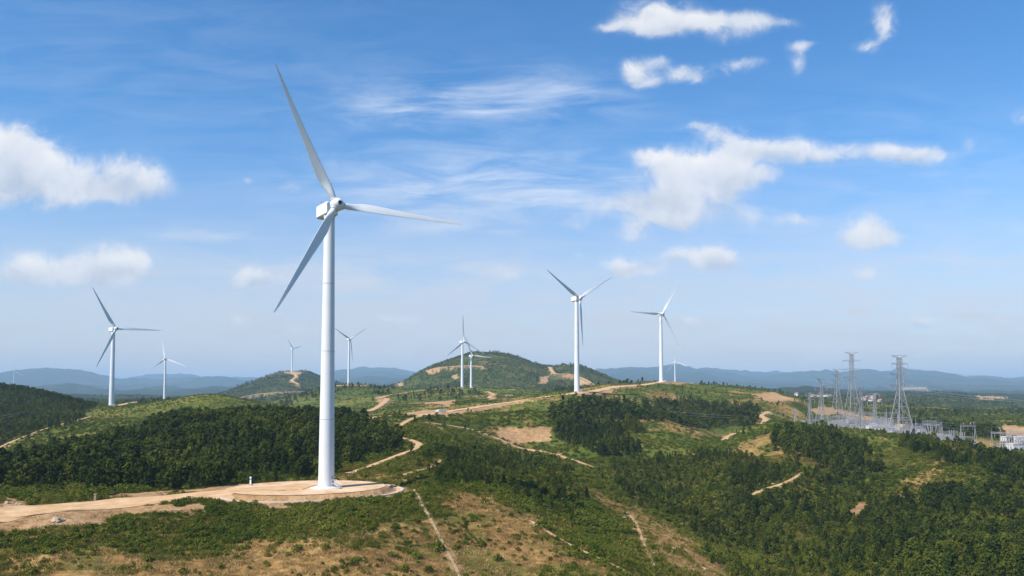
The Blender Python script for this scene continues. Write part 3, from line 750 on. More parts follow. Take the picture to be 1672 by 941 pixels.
# ------------------------------------------------------------------ wind turbines
def blade_mesh():
    """one blade along +Z, root at z=1.0, tip at 41 (unit rotor); chord along X, thickness along Y"""
    st = [(1.0,1.75,1.75,0,.5),(2.6,1.75,1.72,0,.5),(4.5,2.15,1.5,12,.44),(7,2.75,1.05,16,.36),(9.3,3.0,.80,13,.33),(13,2.75,.62,9,.32),(19,2.15,.46,5.5,.32),(26,1.65,.32,2.5,.32),(33,1.12,.20,.5,.33),(38,.72,.12,-1,.35),(40.2,.42,.07,-1.5,.4),(41,.10,.03,-1.5,.5)]
    # refine stations
    fine = []
    for a, b in zip(st[:-1], st[1:]):
        for t in (0, .34, .67): fine.append([a[i] + (b[i] - a[i]) * t for i in range(5)])
    fine.append(list(st[-1])); n = 20; V = []; Fc = []
    for (z, ch, th, tw, ax) in fine:
        roundness = min(1, max(0, (th / ch - .35) / .5)); pre = -.0009 * z * z
        for k in range(n):
            t = 2 * math.pi * k / n; cx = math.cos(t); sy = math.sin(t)
            xx = (cx * .5 + .5); af = (1 - xx) ** .5 * (xx ** .75 if xx > 0 else 0) * 2.1 if False else None
            xc = (1 - cx) / 2                                  # 0 leading, 1 trailing
            prof = 2.6 * (.2969 * math.sqrt(max(xc, 0)) - .1260 * xc - .3516 * xc ** 2 + .2843 * xc ** 3 - .1036 * xc ** 4) * 2 * .77
            yy_ = (1 if sy >= 0 else -1) * prof * th * .5 * 1.0
            x_a = (xc - ax) * ch; y_a = yy_ * (1.0 if sy >= 0 else .62)
            x_r = -cx * ch / 2; y_r = sy * th / 2
            x = x_a * (1 - roundness) + x_r * roundness; y = y_a * (1 - roundness) + y_r * roundness
            a = R_(tw + 6); V.append((-(x * math.cos(a) - y * math.sin(a)), x * math.sin(a) + y * math.cos(a) + pre, z))
    m_ = len(fine)
    for i in range(m_ - 1):
        for k in range(n): Fc.append(((i+1)*n+k, (i+1)*n+(k+1)%n, i*n+(k+1)%n, i*n+k))
    b = MB(); b.add(V, Fc, 0, True); b.add(V[:n], [tuple(range(n))]); b.add(V[-n:], [tuple(range(n-1,-1,-1))])
    return b.mesh('blade', M['blade'])
BLADE = blade_mesh()
def tower_mesh():
    b = MB(); prof = []
    for i in range(17):
        t = i / 16; r = 2.28 - .78 * t; prof.append((r, t * 77.6))
    b.lathe(prof, 48)
    for t in (.25, .5, .75):
        r = 2.28 - .78 * t; b.lathe([(r + .002, t*77.6 - .09), (r + .03, t*77.6 - .08), (r + .03, t*77.6 + .08), (r + .002, t*77.6 + .09)], 48, cap=False, mi=1)
    b.lathe([(2.28, .0), (2.46, .01), (2.46, .22), (2.282, .23)], 48, cap=False)
    return b.mesh('tower', [M['white'], M['seam']])
TOWER = tower_mesh()
def rounded_box(b, c, size, ch, mi=0, taper_back=1.0):
    # box along Y with chamfered long edges
    hx, hy, hz = size[0]/2, size[1]/2, size[2]/2
    sec = [(-hx+ch,-hz),(hx-ch,-hz),(hx,-hz+ch),(hx,hz-ch),(hx-ch,hz),(-hx+ch,hz),(-hx,hz-ch),(-hx,-hz+ch)]
    ys = [(-hy, .86), (-hy + ch * 1.2, 1.0), (hy - ch * 1.2, 1.0 * taper_back), (hy, .92 * taper_back)]
    V = []; Fc = []
    for y, k in ys:
        for x, z in sec: V.append((c[0] + x * k, c[1] + y, c[2] + z * k))
    for i in range(3):
        for k in range(8): Fc.append((i*8+k, i*8+(k+1)%8, (i+1)*8+(k+1)%8, (i+1)*8+k))
    Fc.append(tuple(range(7,-1,-1))); Fc.append(tuple(24+k for k in range(8)))
    b.add(V, Fc, mi)
def nacelle_mesh():
    b = MB(); rounded_box(b, (0, 1.7, 0), (3.9, 7.0, 3.9), .4)
    b.lathe([(1.55, -1.95 - .45), (1.6, -1.7)], 32, (0, 0, 0))
    return b.mesh('nacelle', M['white'])
NAC = nacelle_mesh()
def hub_mesh():
    b = MB()
    prof = [(1.62, .75), (1.85, .55), (1.98, 0.), (1.92, -.7), (1.66, -1.35), (1.2, -1.85), (.62, -2.12)]
    b.lathe(prof, 32, axis='y')
    for k in range(3):
        a = k * 2 * math.pi / 3; d = Vector((math.sin(a), 0, math.cos(a)))
        b.bar(d * .8, d * 2.02, 1.14, 24, 0, 1.02, True)
    return b.mesh('hub', M['white'])
HUB = hub_mesh()
_b = MB(); _b.lathe([(.60, .0), (.60, -.18), (.42, -.20), (.40, -.05)], 20, axis='y'); NOSE = _b.mesh('nose_opening', M['dark'])
_b = MB(); _b.lathe([(1.05, .0), (1.20, .02), (1.20, .28), (1.05, .30)], 24, cap=False); COLLAR = _b.mesh('blade_collar', M['white'])
_b = MB()
for xx in (-.5, .6): _b.bar((xx, 4.3, 1.9), (xx, 4.3, 3.5), .05, 6); _b.bar((xx - .35, 4.3, 3.4), (xx + .35, 4.3, 3.4), .035, 6); _b.box((xx - .35, 4.3, 3.5), (.16, .16, .2))
MAST = _b.mesh('wind_vane_mast', M['steel'])
_b = MB(); _b.lathe([(.14, 0), (.16, .1), (.14, .32), (.05, .4)], 12, (0, 4.9, 1.94)); LAMP = _b.mesh('warning_lamp', M['red'])
_b = MB(); _b.box((0, 2.6, 2.02), (2.3, 2.2, .16)); _b.box((0, 1.2, 2.0), (1.4, 1.4, .12)); HATCH = _b.mesh('roof_hatch', M['white'])
_b = MB(); _b.lathe([(4.5, -1.2), (4.45, .16), (4.2, .24), (3.1, .46), (2.95, .50), (2.3, .52)], 48); FOUND = _b.mesh('foundation', M['concrete'])
_b = MB(); _b.lathe([(1.58, -.55), (1.62, .0), (1.75, .3)], 36); YAW = _b.mesh('yaw_ring', M['white'])
def door_mesh():
    b = MB(); pts = []
    w, h = .46, 2.1
    for k in range(24):
        t = 2 * math.pi * k / 24; pts.append((w * math.copysign(abs(math.cos(t)) ** .5, math.cos(t)), h / 2 * math.copysign(abs(math.sin(t)) ** .55, math.sin(t))))
    b.add([(x, -.06, z) for x, z in pts] + [(x, .12, z) for x, z in pts], [tuple(range(24))] + [(k, (k+1)%24, 24+(k+1)%24, 24+k) for k in range(24)])
    return b.mesh('door', M['transformer'])
DOOR = door_mesh()
def stair_mesh():
    b = MB()
    for k in range(6): b.box((0, -.32 * k - .5, 1.15 - .19 * k), (1.0, .30, .05))
    b.box((0, .1, 1.3), (1.2, 1.0, .06))
    for sx in (-.55, .55): b.bar((sx, -2.3, .06), (sx, -.3, 1.24), .05, 4)
    for sx in (-.55, .55): b.bar((sx, .4, .0), (sx, .4, 1.3), .05, 4)
    return b.mesh('stair', M['white'])
STAIR = stair_mesh()
def rail_mesh():
    b = MB()
    for sx in (-.55, .55):
        b.bar((sx, -2.2, 1.1), (sx, -.3, 2.3), .045, 5); b.bar((sx, -.3, 2.3), (sx, .5, 2.35), .045, 5)
        for q in range(4): y = -2.2 + q * .63; z = .1 + q * .38; b.bar((sx, y, z), (sx, y, z + 1.02), .04, 5)
        b.bar((sx, .5, 1.3), (sx, .5, 2.35), .04, 5)
    return b.mesh('handrail', M['white'])
RAIL = rail_mesh()
def link(name, mesh, parent, loc=(0,0,0), rot=None, scale=None):
    o = bpy.data.objects.new(name, mesh); C.objects.link(o); o.parent = parent; o.location = loc
    if rot is not None: o.rotation_euler = rot
    if scale is not None: o.scale = scale
    return o

def make_turbine(label, base_px, hub_px, d, R, yaw, phi, tilt=5.0, cone=2.0, zbase=None, detail=True, name='wind_turbine'):
    s = R / 41.0
    yaw_, tl = R_(yaw), R_(tilt)
    hub = at(hub_px[0], hub_px[1], d)
    axis = np.array([math.sin(yaw_) * math.cos(tl), -math.cos(yaw_) * math.cos(tl), math.sin(tl)])
    over = 4.6 * s
    ctr = hub - axis * over                       # nacelle point above the tower
    if zbase is None: base_z = at(base_px[0], base_px[1], ctr[1])[2]
    else: base_z = zbase
    bx = ctr[0]; by = ctr[1]
    hh = ctr[2] - base_z                           # hub height over the base
    root = empty(name, (bx, by, base_z))
    tag(root, label, 'wind turbine', 'wind turbines on the hills')
    tz = (hh - 2.1 * s) / 77.6
    tw = link('tower', TOWER, root, scale=(s, s, tz))
    link('foundation', FOUND, root, scale=(s, s, max(s, 1)))
    nrot = (-tl, 0, yaw_)                           # local -Y is the nose, raised by the tilt
    nac = link('nacelle', NAC, root, (0, 0, hh), (-min(tl, R_(3)), 0, yaw_), (s, s, s))
    link('yaw_ring', YAW, root, (0, 0, hh - 2.2 * s), None, (s, s, s))
    if detail:
        for nm, mh in (('wind_vane_mast', MAST), ('warning_lamp', LAMP), ('roof_hatch', HATCH)):
            link(nm, mh, nac)
        sun_side = R_(-32)
        dr = link('door', DOOR, root, (math.sin(R_(64)) * 2.2 * s, -math.cos(R_(64)) * 2.2 * s, 2.5), (0, 0, R_(64)))
        st = link('stair', STAIR, root, (math.sin(R_(64)) * 2.9 * s, -math.cos(R_(64)) * 2.9 * s, .1), (0, 0, R_(64)))
        link('handrail', RAIL, st)
    e = Euler(nrot).to_matrix()
    rot_m = Matrix.Rotation(R_(phi), 3, 'Y')
    hc = Vector((0, 0, hh)) + e @ Vector((0, -over, 0))
    hb = link('hub', HUB, root, hc, (e @ rot_m).to_euler(), (s, s, s))
    if detail: link('nose_opening', NOSE, hb, (0, -2.10, 0))
    for k in range(3):
        # angle measured clockwise from straight up, seen from the front
        a = R_(phi + 120 * k)
        bm = e @ Matrix.Rotation(a, 3, 'Y') @ Matrix.Rotation(R_(cone), 3, 'X')
        bl = link('blade', BLADE, root, hc, bm.to_euler(), (s, s, s))
        if detail: link('blade_collar', COLLAR, bl, (0, 0, 1.72))
    return root, (bx, by, base_z)
TURB = []
def T(*a, **k): TURB.append(make_turbine(*a, **k))
T('tall white wind turbine standing on the sandy pad in front, the nearest and largest', (538,795), (549.7,334.5), 224, 40.6, 38.5, 332.7, 8.0, 4.8, zbase=PADZ + .1)
T('white wind turbine behind the saddle of the green hills at the far left', (183,664), (189.4,536.9), 780, 45.0, 53.4, 329.4, 7.2, 1.9)
T('small white wind turbine at the end of the pale ridge road on the left', (266.3,653.5), (269.3,586), 1500, 41.0, 14, 351, 5.7, 0)
T('tiny hazy wind turbine on the blue mountains at the left edge', (21.3,634.8), (23.4,606.5), 4000, 41.0, 35, 0, detail=False)
T('small wind turbine on top of the conical green hill', (478.6,608.6), (479.0,569.5), 2650, 43.2, 66, 317, 7, 1.2, detail=False)
T('white wind turbine just right of the big tower with one blade hidden', (569.7,628.5), (572.2,554.0), 1420, 39.5, 45, 297, 2, 3)
T('white wind turbine with one blade upright before the big round hill', (753,634), (757.8,558), 1300, 44.0, 39.5, 356, 2, 1.4)
T('white wind turbine with blades spread low before the big round hill', (767,634), (771.6,581), 1580, 43.5, 36.8, 334.2, 3, 3)
T('white wind turbine beside the dirt ridge road with two blades raised in a V', (944,641.5), (947.2,487), 678, 42.5, 35.2, 300, 2.2, .3)
T('white wind turbine on the hilltop pad with one blade level to the left', (1081,624), (1082,512.5), 920, 42.5, 17.9, 271.6, 1, 0)
T('small white wind turbine half hidden behind the hilltop on the right', (1103,634), (1103,591.8), 2420, 42.5, 12, 346, 1.4, 3.5, detail=False)

# ------------------------------------------------------------------ pylons, substation, lines
def ground_at(px, d):
    x = (px - CX) / F * d; return x, d, float(height(np.array([x]), np.array([d]))[0])
def lattice(b, z0, w0, z1, w1, n, r, rb):
    """square lattice body between two heights"""
    lv = [z0 + (z1 - z0) * (1 - (1 - i / n) ** 1.35) if n > 4 else z0 + (z1 - z0) * i / n for i in range(n + 1)]
    wd = lambda z: (w0 + (w1 - w0) * (z - z0) / (z1 - z0)) / 2
    cs = [(-1, -1), (1, -1), (1, 1), (-1, 1)]
    for sx, sy in cs: b.bar((sx * w0/2, sy * w0/2, z0), (sx * w1/2, sy * w1/2, z1), r, 4)
    for i in range(n):
        a, c = lv[i], lv[i + 1]; wa, wc = wd(a), wd(c)
        for k in range(4):
            p, q = cs[k], cs[(k + 1) % 4]
            b.bar((p[0]*wa, p[1]*wa, a), (q[0]*wc, q[1]*wc, c), rb, 3, caps=False); b.bar((q[0]*wa, q[1]*wa, a), (p[0]*wc, p[1]*wc, c), rb, 3, caps=False)
            b.bar((p[0]*wc, p[1]*wc, c), (q[0]*wc, q[1]*wc, c), rb, 3, caps=False)
PYL_ENDS = {}
def make_pylon(label, px, py_top, d, rz, arms, spread=.17, neck=.62, horns=True, r=.26):
    x, y, z = ground_at(px, d); ztop = at(px, py_top, d)[2]; H = ztop - z
    root = empty('transmission_pylon', (x, y, z), rz); tag(root, label, 'pylon', 'lattice pylons round the substation')
    b = MB(); lattice(b, -1.0, H * spread, H * neck, H * .055, 5, r, r * .5); lattice(b, H * neck, H * .055, H * .985, H * .040, 9, r * .8, r * .5)
    # inverted V braces low between the legs
    for sy in (-1, 1):
        w = H * spread / 2 * .86
        b.bar((-w, sy * w, H * .06), (0, sy * w * .9, H * .20), r * .7, 3); b.bar((w, sy * w, H * .06), (0, sy * w * .9, H * .20), r * .7, 3)
    b.build('tower_body', M['pylon'], root); ends = []
    for (h, half, insul) in arms:
        zc = H * h; a = MB(); L_ = H * half
        for sx in (-1, 1):
            for sy in (-.4, .4):
                a.bar((sx * .5, sy, zc + .2), (sx * L_, 0, zc + (H*.018 if insul else H * .03)), r * .6, 3); a.bar((sx * .5, sy, zc + H * .03), (sx * L_, 0, zc + (H*.018 if insul else H*.03)), r * .6, 3)
            for t in (.3, .55, .8): a.bar((sx * L_ * t, -.4 * (1 - t), zc + .2), (sx * L_ * (t + .1), .4 * (1 - t), zc + H * .03 * (1 - t) + .35), r * .4, 3)
        ob = a.build('crossarm', M['pylon'], root)
        if insul:
            for sx in (-1, 1):
                q = MB(); zz = zc + H * .016
                q.lathe([(.07 if k % 2 else .24, -k * .28) for k in range(11)], 8, (sx * L_, 0, zz)); q.build('insulator', M['porcelain'], ob)
                c_, s_ = math.cos(rz), math.sin(rz); ends.append((x + sx * L_ * c_, y + sx * L_ * s_, z + zz - 3.0))
    PYL_ENDS[label] = ends
    return root
A4 = [(.985, .105, False), (.875, .135, True), (.745, .165, True), (.63, .145, True)]
A3 = [(.985, .10, False), (.84, .14, True), (.70, .16, True)]
A2 = [(.96, .11, True), (.80, .15, True)]
p_big = 'tall lattice pylon with horned top standing at the right end of the substation'
make_pylon(p_big, 1469, 583, 590, R_(8), [(.985, .10, False), (.905, .10, True), (.785, .13, True), (.655, .14, True)], .23, .60)
make_pylon('tallest lattice pylon with wide level arms standing behind the substation', 1391, 577, 780, R_(4), A4, .21, .55)
make_pylon('hazy slender lattice pylon just left of the tallest pylon', 1366, 604, 860, R_(12), A4, .19, .6, r=.22)
make_pylon('lattice pylon with short arms third from the left in the row', 1340, 620, 700, R_(20), A3, .24, .55)
make_pylon('short lattice pylon at the left end of the substation yard', 1321, 641, 660, R_(15), A2, .26, .5, r=.17)
make_pylon('lattice pylon with reddish arms in the middle of the substation', 1405, 634, 620, R_(35), A3, .25, .5, r=.18)
make_pylon('shorter grey lattice pylon between the reddish pylon and the horned one', 1427, 642, 640, R_(-10), A2, .26, .5, r=.17)
make_pylon('little pylon left of the substation beside the dirt track', 1297, 667, 690, R_(10), A2, .22, .5, r=.2)
make_pylon('tiny distant pylon on the ridge left of the hilltop turbine', 1054, 611, 1450, R_(10), A3, .2, .5, r=.4)

def cable(label, a, b, sag, r=.07, group='overhead lines'):
    a, b = np.array(a), np.array(b); n = 28; m_ = MB(); P = []
    for i in range(n + 1):
        t = i / n; p = a + (b - a) * t; P.append((p[0], p[1], p[2] - 4 * sag * t * (1 - t)))
    V = []; Fc = []
    for i, p in enumerate(P):
        d = Vector(P[min(i+1, n)]) - Vector(P[max(i-1, 0)]); d.normalize(); u_ = d.cross(Vector((0, 0, 1))).normalized(); w_ = u_.cross(d)
        for k in range(4):
            t = math.pi / 2 * k; V.append(Vector(p) + (u_ * math.cos(t) + w_ * math.sin(t)) * r)
    for i in range(n):
        for k in range(4): Fc.append((i*4+k, i*4+(k+1)%4, (i+1)*4+(k+1)%4, (i+1)*4+k))
    m_.add(V, Fc, 0, True); o = m_.build('power_cable', M['cable']); tag(o, label, 'cable', group); return o
e = PYL_ENDS[p_big]
for i, p in enumerate(e):
    q = (p[0] + 420 + 3 * i, p[1] + 190, p[2] - 4 - (i // 2) * 2)
    cable('thin overhead cable running right from the horned pylon across the plain', p, q, 9, .075, 'cables to the right of the horned pylon')
for (px, py, d, px2, py2, d2) in ((1478,702,600,1760,720,690),(1478,690,610,1760,708,720),(1500,684,640,1760,703,760)):
    cable('low overhead cable passing over the right end of the substation', at(px, py, d), at(px2, py2, d2), 3, .06, 'low cables right of the substation')
t2 = PYL_ENDS['tallest lattice pylon with wide level arms standing behind the substation']; t3 = PYL_ENDS['hazy slender lattice pylon just left of the tallest pylon']
t4 = PYL_ENDS['lattice pylon with short arms third from the left in the row']
for i in range(4):
    cable('thin cable slung between the tall pylons behind the substation', t2[i], t3[min(i, len(t3)-1)], 3, .05, 'cables between the tall pylons')
    cable('thin cable slung between the left pylons over the substation', t3[min(i, len(t3)-1)], t4[i % len(t4)], 3, .05, 'cables between the left pylons')
for i in range(2):
    cable('pale cable crossing the wooded slope towards the left end of the substation', at(1088, 671 + i * 4.0, 610), at(1244, 680 + i * 3.0, 640), 1.0, .06, 'cables over the wooded slope')
for i in range(5):
    cable('pale cable crossing the dark hill at the left edge of the view', at(-60, 690 + i * 5 + (i > 1) * 12, 470), at(108 + (i > 1) * 20, 652 + i * 1.4, 700), 2, .06, 'cables over the left hill')

SUBG = 'gantries of the substation'
def make_gantry():
    root = empty('gantry', (0, 0, 0)); tag(root, 'grey steel portal gantry of the substation yard', 'gantry', SUBG)
    for sx in (-7, 7):
        for sgn in (-1, 1):
            b = MB(); b.bar((sx + sgn * 1.3, 0, -1), (sx, 0, 11), .2, 6, 0, .15)
            if sgn == 1: b.bar((sx, 0, 11), (sx, 0, 15.5), .09, 5, 0, .03)
            b.build('post', M['steel'], root)
    b = MB(); lat = .55
    for yy_ in (-lat, lat):
        for zz in (10.6, 11.6): b.bar((-7.4, yy_, zz), (7.4, yy_, zz), .10, 4)
    for i in range(14):
        x0, x1 = -7.4 + i * 14.8/14, -7.4 + (i + 1) * 14.8/14
        for yy_ in (-lat, lat): b.bar((x0, yy_, 10.6 if i % 2 else 11.6), (x1, yy_, 11.6 if i % 2 else 10.6), .06, 3)
        b.bar((x0, -lat, 11.6), (x1, lat, 11.6), .05, 3)
    bm_ = b.build('beam', M['steel'], root)
    for sx in (-4.5, 0, 4.5):
        q = MB(); q.lathe([(.06 if k % 2 else .20, -k * .22) for k in range(12)], 8, (sx, 0, 10.5)); q.build('insulator', M['porcelain'], bm_)
    return root
def make_breaker():
    root = empty('circuit_breaker', (0, 0, 0)); tag(root, 'grey circuit breaker with three ribbed columns in the substation yard', 'breaker', 'switchgear of the substation')
    b = MB()
    for sx in (-2.2, 0, 2.2): b.bar((sx, 0, -.8), (sx, 0, 3.0), .24, 6); b.box((sx, 0, 3.05), (.8, .8, .16))
    b.box((0, 0, 2.5), (5.2, .35, .35)); b.build('frame', M['transformer'], root)
    for sx in (-2.2, 0, 2.2):
        q = MB(); q.lathe([(.13 if k % 2 else .33, 3.1 + k * .17) for k in range(17)], 10, (sx, 0, 0)); q.lathe([(.34, 5.95), (.34, 6.3), (.15, 6.5)], 10, (sx, 0, 0)); q.build('insulator_column', M['porcelain'], root)
    return root
def make_transformer():
    root = empty('transformer', (0, 0, 0)); tag(root, 'big grey transformer with cooling fins in the substation yard', 'transformer', 'transformers of the substation')
    b = MB(); b.box((0, 0, 2.2), (6, 3.2, 3.8)); b.box((0, 0, .15), (7, 4.2, .5)); b.box((0, 0, 4.15), (6.3, 3.5, .14)); b.build('tank', M['transformer'], root)
    for sy in (-1, 1):
        b = MB()
        for i in range(12): b.box((-2.75 + i * .5, sy * 2.3, 2.2), (.09, 1.3, 3.0))
        b.bar((-2.9, sy * 1.9, 3.6), (2.9, sy * 1.9, 3.6), .14, 8); b.build('radiator', M['steel'], root)
    b = MB(); b.bar((-2.6, 1.1, 5.6), (1.6, 1.1, 5.6), .55, 16); b.bar((-2, 1.1, 4.2), (-2, 1.1, 5.2), .12, 6); b.bar((1, 1.1, 4.2), (1, 1.1, 5.2), .12, 6); b.build('conservator', M['transformer'], root)
    for sx in (-1.9, 0, 1.9):
        q = MB(); q.lathe([(.12 if k % 2 else .28, 4.2 + k * .16) for k in range(16)], 10, (sx, -.7, 0)); q.bar((sx, -.7, 6.6), (sx, -.7, 7.1), .06, 6); q.build('bushing', M['porcelain'], root)
    return root
def make_mast():
    root = empty('lightning_mast', (0, 0, 0)); tag(root, 'thin grey lightning mast rising over the substation yard', 'mast', 'lightning masts of the substation')
    b = MB(); b.bar((0, 0, -1), (0, 0, 14), .22, 8, 0, .15, True); b.bar((0, 0, 14), (0, 0, 21), .13, 8, 0, .04, True); b.build('pole', M['steel'], root)
    b = MB(); b.box((0, 0, 13.9), (1.2, 1.2, .12)); [b.bar((sx, sy, 13.9), (sx, sy, 14.9), .04, 4) for sx in (-.6, .6) for sy in (-.6, .6)]; b.build('platform', M['steel'], root)
    return root
def make_house(label, w, l, h, roof, group, cat='building', flat=False):
    root = empty('building', (0, 0, 0)); tag(root, label, cat, group)
    b = MB(); b.box((0, 0, h/2 - .6), (w, l, h + 1.2)); b.build('wall', M['wall'], root)
    b = MB()
    if flat: b.box((0, 0, h + .15), (w + .5, l + .5, .3)); b.box((0, -l/2 - .1, h + .45), (w + .5, .25, .5)); b.box((0, l/2 + .1, h + .45), (w + .5, .25, .5))
    else:
        rh = w * .32; o_ = .4
        b.add([(-w/2 - o_, -l/2 - o_, h - .1), (w/2 + o_, -l/2 - o_, h - .1), (0, -l/2 - o_, h + rh), (-w/2 - o_, l/2 + o_, h - .1), (w/2 + o_, l/2 + o_, h - .1), (0, l/2 + o_, h + rh)], [(0,1,2),(5,4,3),(0,2,5,3),(2,1,4,5),(1,0,3,4)])
    b.build('roof', M[roof], root)
    nx = max(2, int(w / 2.6))
    for fl in range(max(1, int(h / 3))):
        for i in range(nx):
            q = MB(); q.box((-w/2 + (i + .5) * w / nx, -l/2 - .01, 1.6 + fl * 3), (1.2, .08, 1.3)); q.build('window', M['glass'], root)
    q = MB(); q.box((w/2 + .01, 0, 1.05), (.08, 1.0, 2.1)); q.build('door', M['dark'], root)
    return root
_sub = RNG.random((400, 4))
def yard_spots(n, poly, d0, d1, mind, k0=0):
    out = []; P = np.array(poly); t = 0
    while len(out) < n and t < 6000:
        t += 1; px = P[:,0].min() + RNG.random() * np.ptp(P[:,0]); d = d0 + RNG.random() * (d1 - d0); x, y, z = ground_at(px, d)
        a, b_ = proj(x, y, z)
        if not in_poly(np.array([a]), np.array([b_]), poly)[0]: continue
        if all((x - o[0]) ** 2 + (y - o[1]) ** 2 > mind ** 2 for o in out): out.append((x, y, z))
    return out
Y1, Y2 = YARD[0][0], YARD[1][0]
def spread(make, spots, rz):
    o = make()
    for i, s_ in enumerate(spots):
        c = o if i == 0 else copy_tree(o)
        c.location = s_; c.rotation_euler = (0, 0, rz + RNG.choice([0, math.pi / 2]) * (RNG.random() < .25))
spread(make_gantry, yard_spots(30, Y1, 530, 800, 11) + yard_spots(5, Y2, 490, 680, 10), R_(18))
spread(make_breaker, yard_spots(70, Y1, 525, 800, 6.5) + yard_spots(14, Y2, 490, 680, 6), R_(18))
spread(make_transformer, yard_spots(11, Y1, 530, 760, 16) + yard_spots(3, Y2, 490, 680, 12), R_(18))
spread(make_mast, yard_spots(15, Y1, 530, 800, 22) + yard_spots(2, Y2, 490, 680, 15), 0)
WSPOT = [(1600, 556, 'small cream hut just right of the substation switchgear', 5, 4, 3.2, 'wall', True), (1462, 585, 'long low white control building at the foot of the horned pylon', 18, 8, 4, 'wall', True), (1425, 590, 'low white building at the front of the substation yard', 9, 6, 3.4, 'wall', True),
         (1334, 690, 'long white building at the left end of the substation yard', 20, 7, 4, 'wall', True), (1470, 690, 'tan roofed shed behind the horned pylon', 12, 8, 4, 'tan', False), (1652, 560, 'white building at the right edge between the trees', 8, 6, 5, 'wall', True), (1668, 585, 'white yard building cut by the right edge of the view', 10, 8, 4, 'wall', True), (1640, 600, 'pale low hut behind the trees near the right edge', 6, 5, 3, 'wall', True)]
for px, d, lab, w, l, h, rf, fl in WSPOT:
    o = make_house(lab, w, l, h, rf, 'buildings about the substation', 'building', fl); o.location = ground_at(px, d); o.rotation_euler = (0, 0, R_(15))
hs = None
for i, (px, d) in enumerate([(1326,2050),(1331,2080),(1337,2040),(1343,2100),(1348,2060),(1354,2090),(1408,1950),(1415,1980),(1421,1930),(1424,1990),(1436,1900),(1300,2200)]):
    if hs is None: hs = make_house('tiny pale house with a reddish roof in the far valley behind the pylons', 11, 9, 6, 'rooftile', 'far valley houses'); c = hs
    else: c = copy_tree(hs)
    c.location = ground_at(px, d); c.rotation_euler = (0, 0, RNG.random() * 3)

# ------------------------------------------------------------------ small things by the roads
def on(px, py, dlo=100, dhi=900):
    p = hit(px, py, dlo, dhi); return (p[0], p[1], float(height(p[:1], p[1:2])[0]))
r = empty('marker_post', on(409, 793.5)); tag(r, 'white and blue marker post on a small plinth at the road edge by the wood', 'post')
b = MB(); b.box((0, 0, .25), (1.3, 1.0, .7), taper=.7); b.build('plinth', M['rock'], r)
b = MB(); b.box((0, 0, 1.4), (.42, .30, 1.8)); b.build('shaft', M['signwhite'], r); b = MB(); b.box((0, 0, 1.9), (.44, .32, .5)); b.build('blue_band', M['blue'], r); b = MB(); b.box((0, 0, 2.45), (.5, .36, .3), taper=.8); b.build('cap', M['signwhite'], r)
M['stone'] = simple('brown_stone', (.27, .20, .13), .9, 0, .2, 2, .3)
r = empty('stone_pillar', on(155.5, 818.5)); tag(r, 'short grey brown stone pillar where the side track leaves the road', 'pillar'); b = MB(); b.box((0, 0, .75), (.55, .55, 1.9), taper=.85); b.build('shaft', M['stone'], r); b = MB(); b.box((0, 0, 1.75), (.7, .7, .18)); b.build('cap', M['stone'], r)
def rock(label, px, py, s, group='pale rocks by the road', sq=.55):
    import bmesh
    bm = bmesh.new(); bmesh.ops.create_icosphere(bm, subdivisions=3, radius=1)
    ph = RNG.random(3) * 20
    for v_ in bm.verts:
        p = v_.co; k = 1 + .35 * math.sin(p.x * 2.3 + ph[0]) * math.sin(p.y * 2.7 + ph[1]) + .16 * math.sin(p.z * 5 + ph[2]) * math.sin(p.x * 6) + .07 * math.sin(p.y * 13 + p.x * 9)
        v_.co = Vector((p.x * k * s, p.y * k * s * .8, p.z * k * s * sq))
    me_ = bpy.data.meshes.new('rock'); bm.to_mesh(me_); bm.free(); me_.materials.append(M['rock'])
    o = bpy.data.objects.new('rock', me_); C.objects.link(o); o.location = on(px, py); o.rotation_euler = (0, 0, RNG.random() * 6); tag(o, label, 'rock', group)
rock('broad pale rock showing in the bank below the road at the left', 95, 851, 1.5)
rock('pale rock among the green shrubs below the pad road', 372, 838, .7)
rock('smaller pale rock beside the shrub rock below the pad road', 384, 833, .5)
rock('grey boulder at the left edge above the road', 12, 822, .9)
rock('low grey boulder beside the boulder at the left edge', 30, 824, .7)
for px, py in ((905,796),(1186,776),(1308,778),(1262,790),(1280,783),(1018,846),(1068,905),(1150,925),(1100,895),(1130,800),(1160,806)):
    rock('pale bare stone showing through the scrub on the right hand slopes', px, py, .75, 'stones in the scrub')
# truck and hut on the ridge road
p = on(720, 674.5, 480, 620); r = empty('truck', p, R_(25)); tag(r, 'small pale blue grey truck parked on the dirt ridge road', 'truck')
b = MB(); b.box((1.0, 0, 1.5), (4.6, 2.2, 1.5)); b.box((1.0, 0, .72), (6.6, 1.0, .22)); b.build('cargo_box', M['truck'], r)
b = MB(); b.box((-2.4, 0, 1.25), (1.7, 2.1, 1.3)); b.box((-2.25, 0, 2.15), (1.3, 1.95, .6), taper=.85); cb_ = b.build('cab', M['signwhite'], r)
b = MB(); b.box((-2.93, 0, 2.1), (.06, 1.6, .5)); b.build('windscreen', M['glass'], cb_)
for sx in (-2.3, 1.2, 2.6):
    for sy in (-1, 1): b = MB(); b.bar((sx, sy * .75, .45), (sx, sy * 1.08, .45), .47, 14); b.build('wheel', M['rubber'], r)

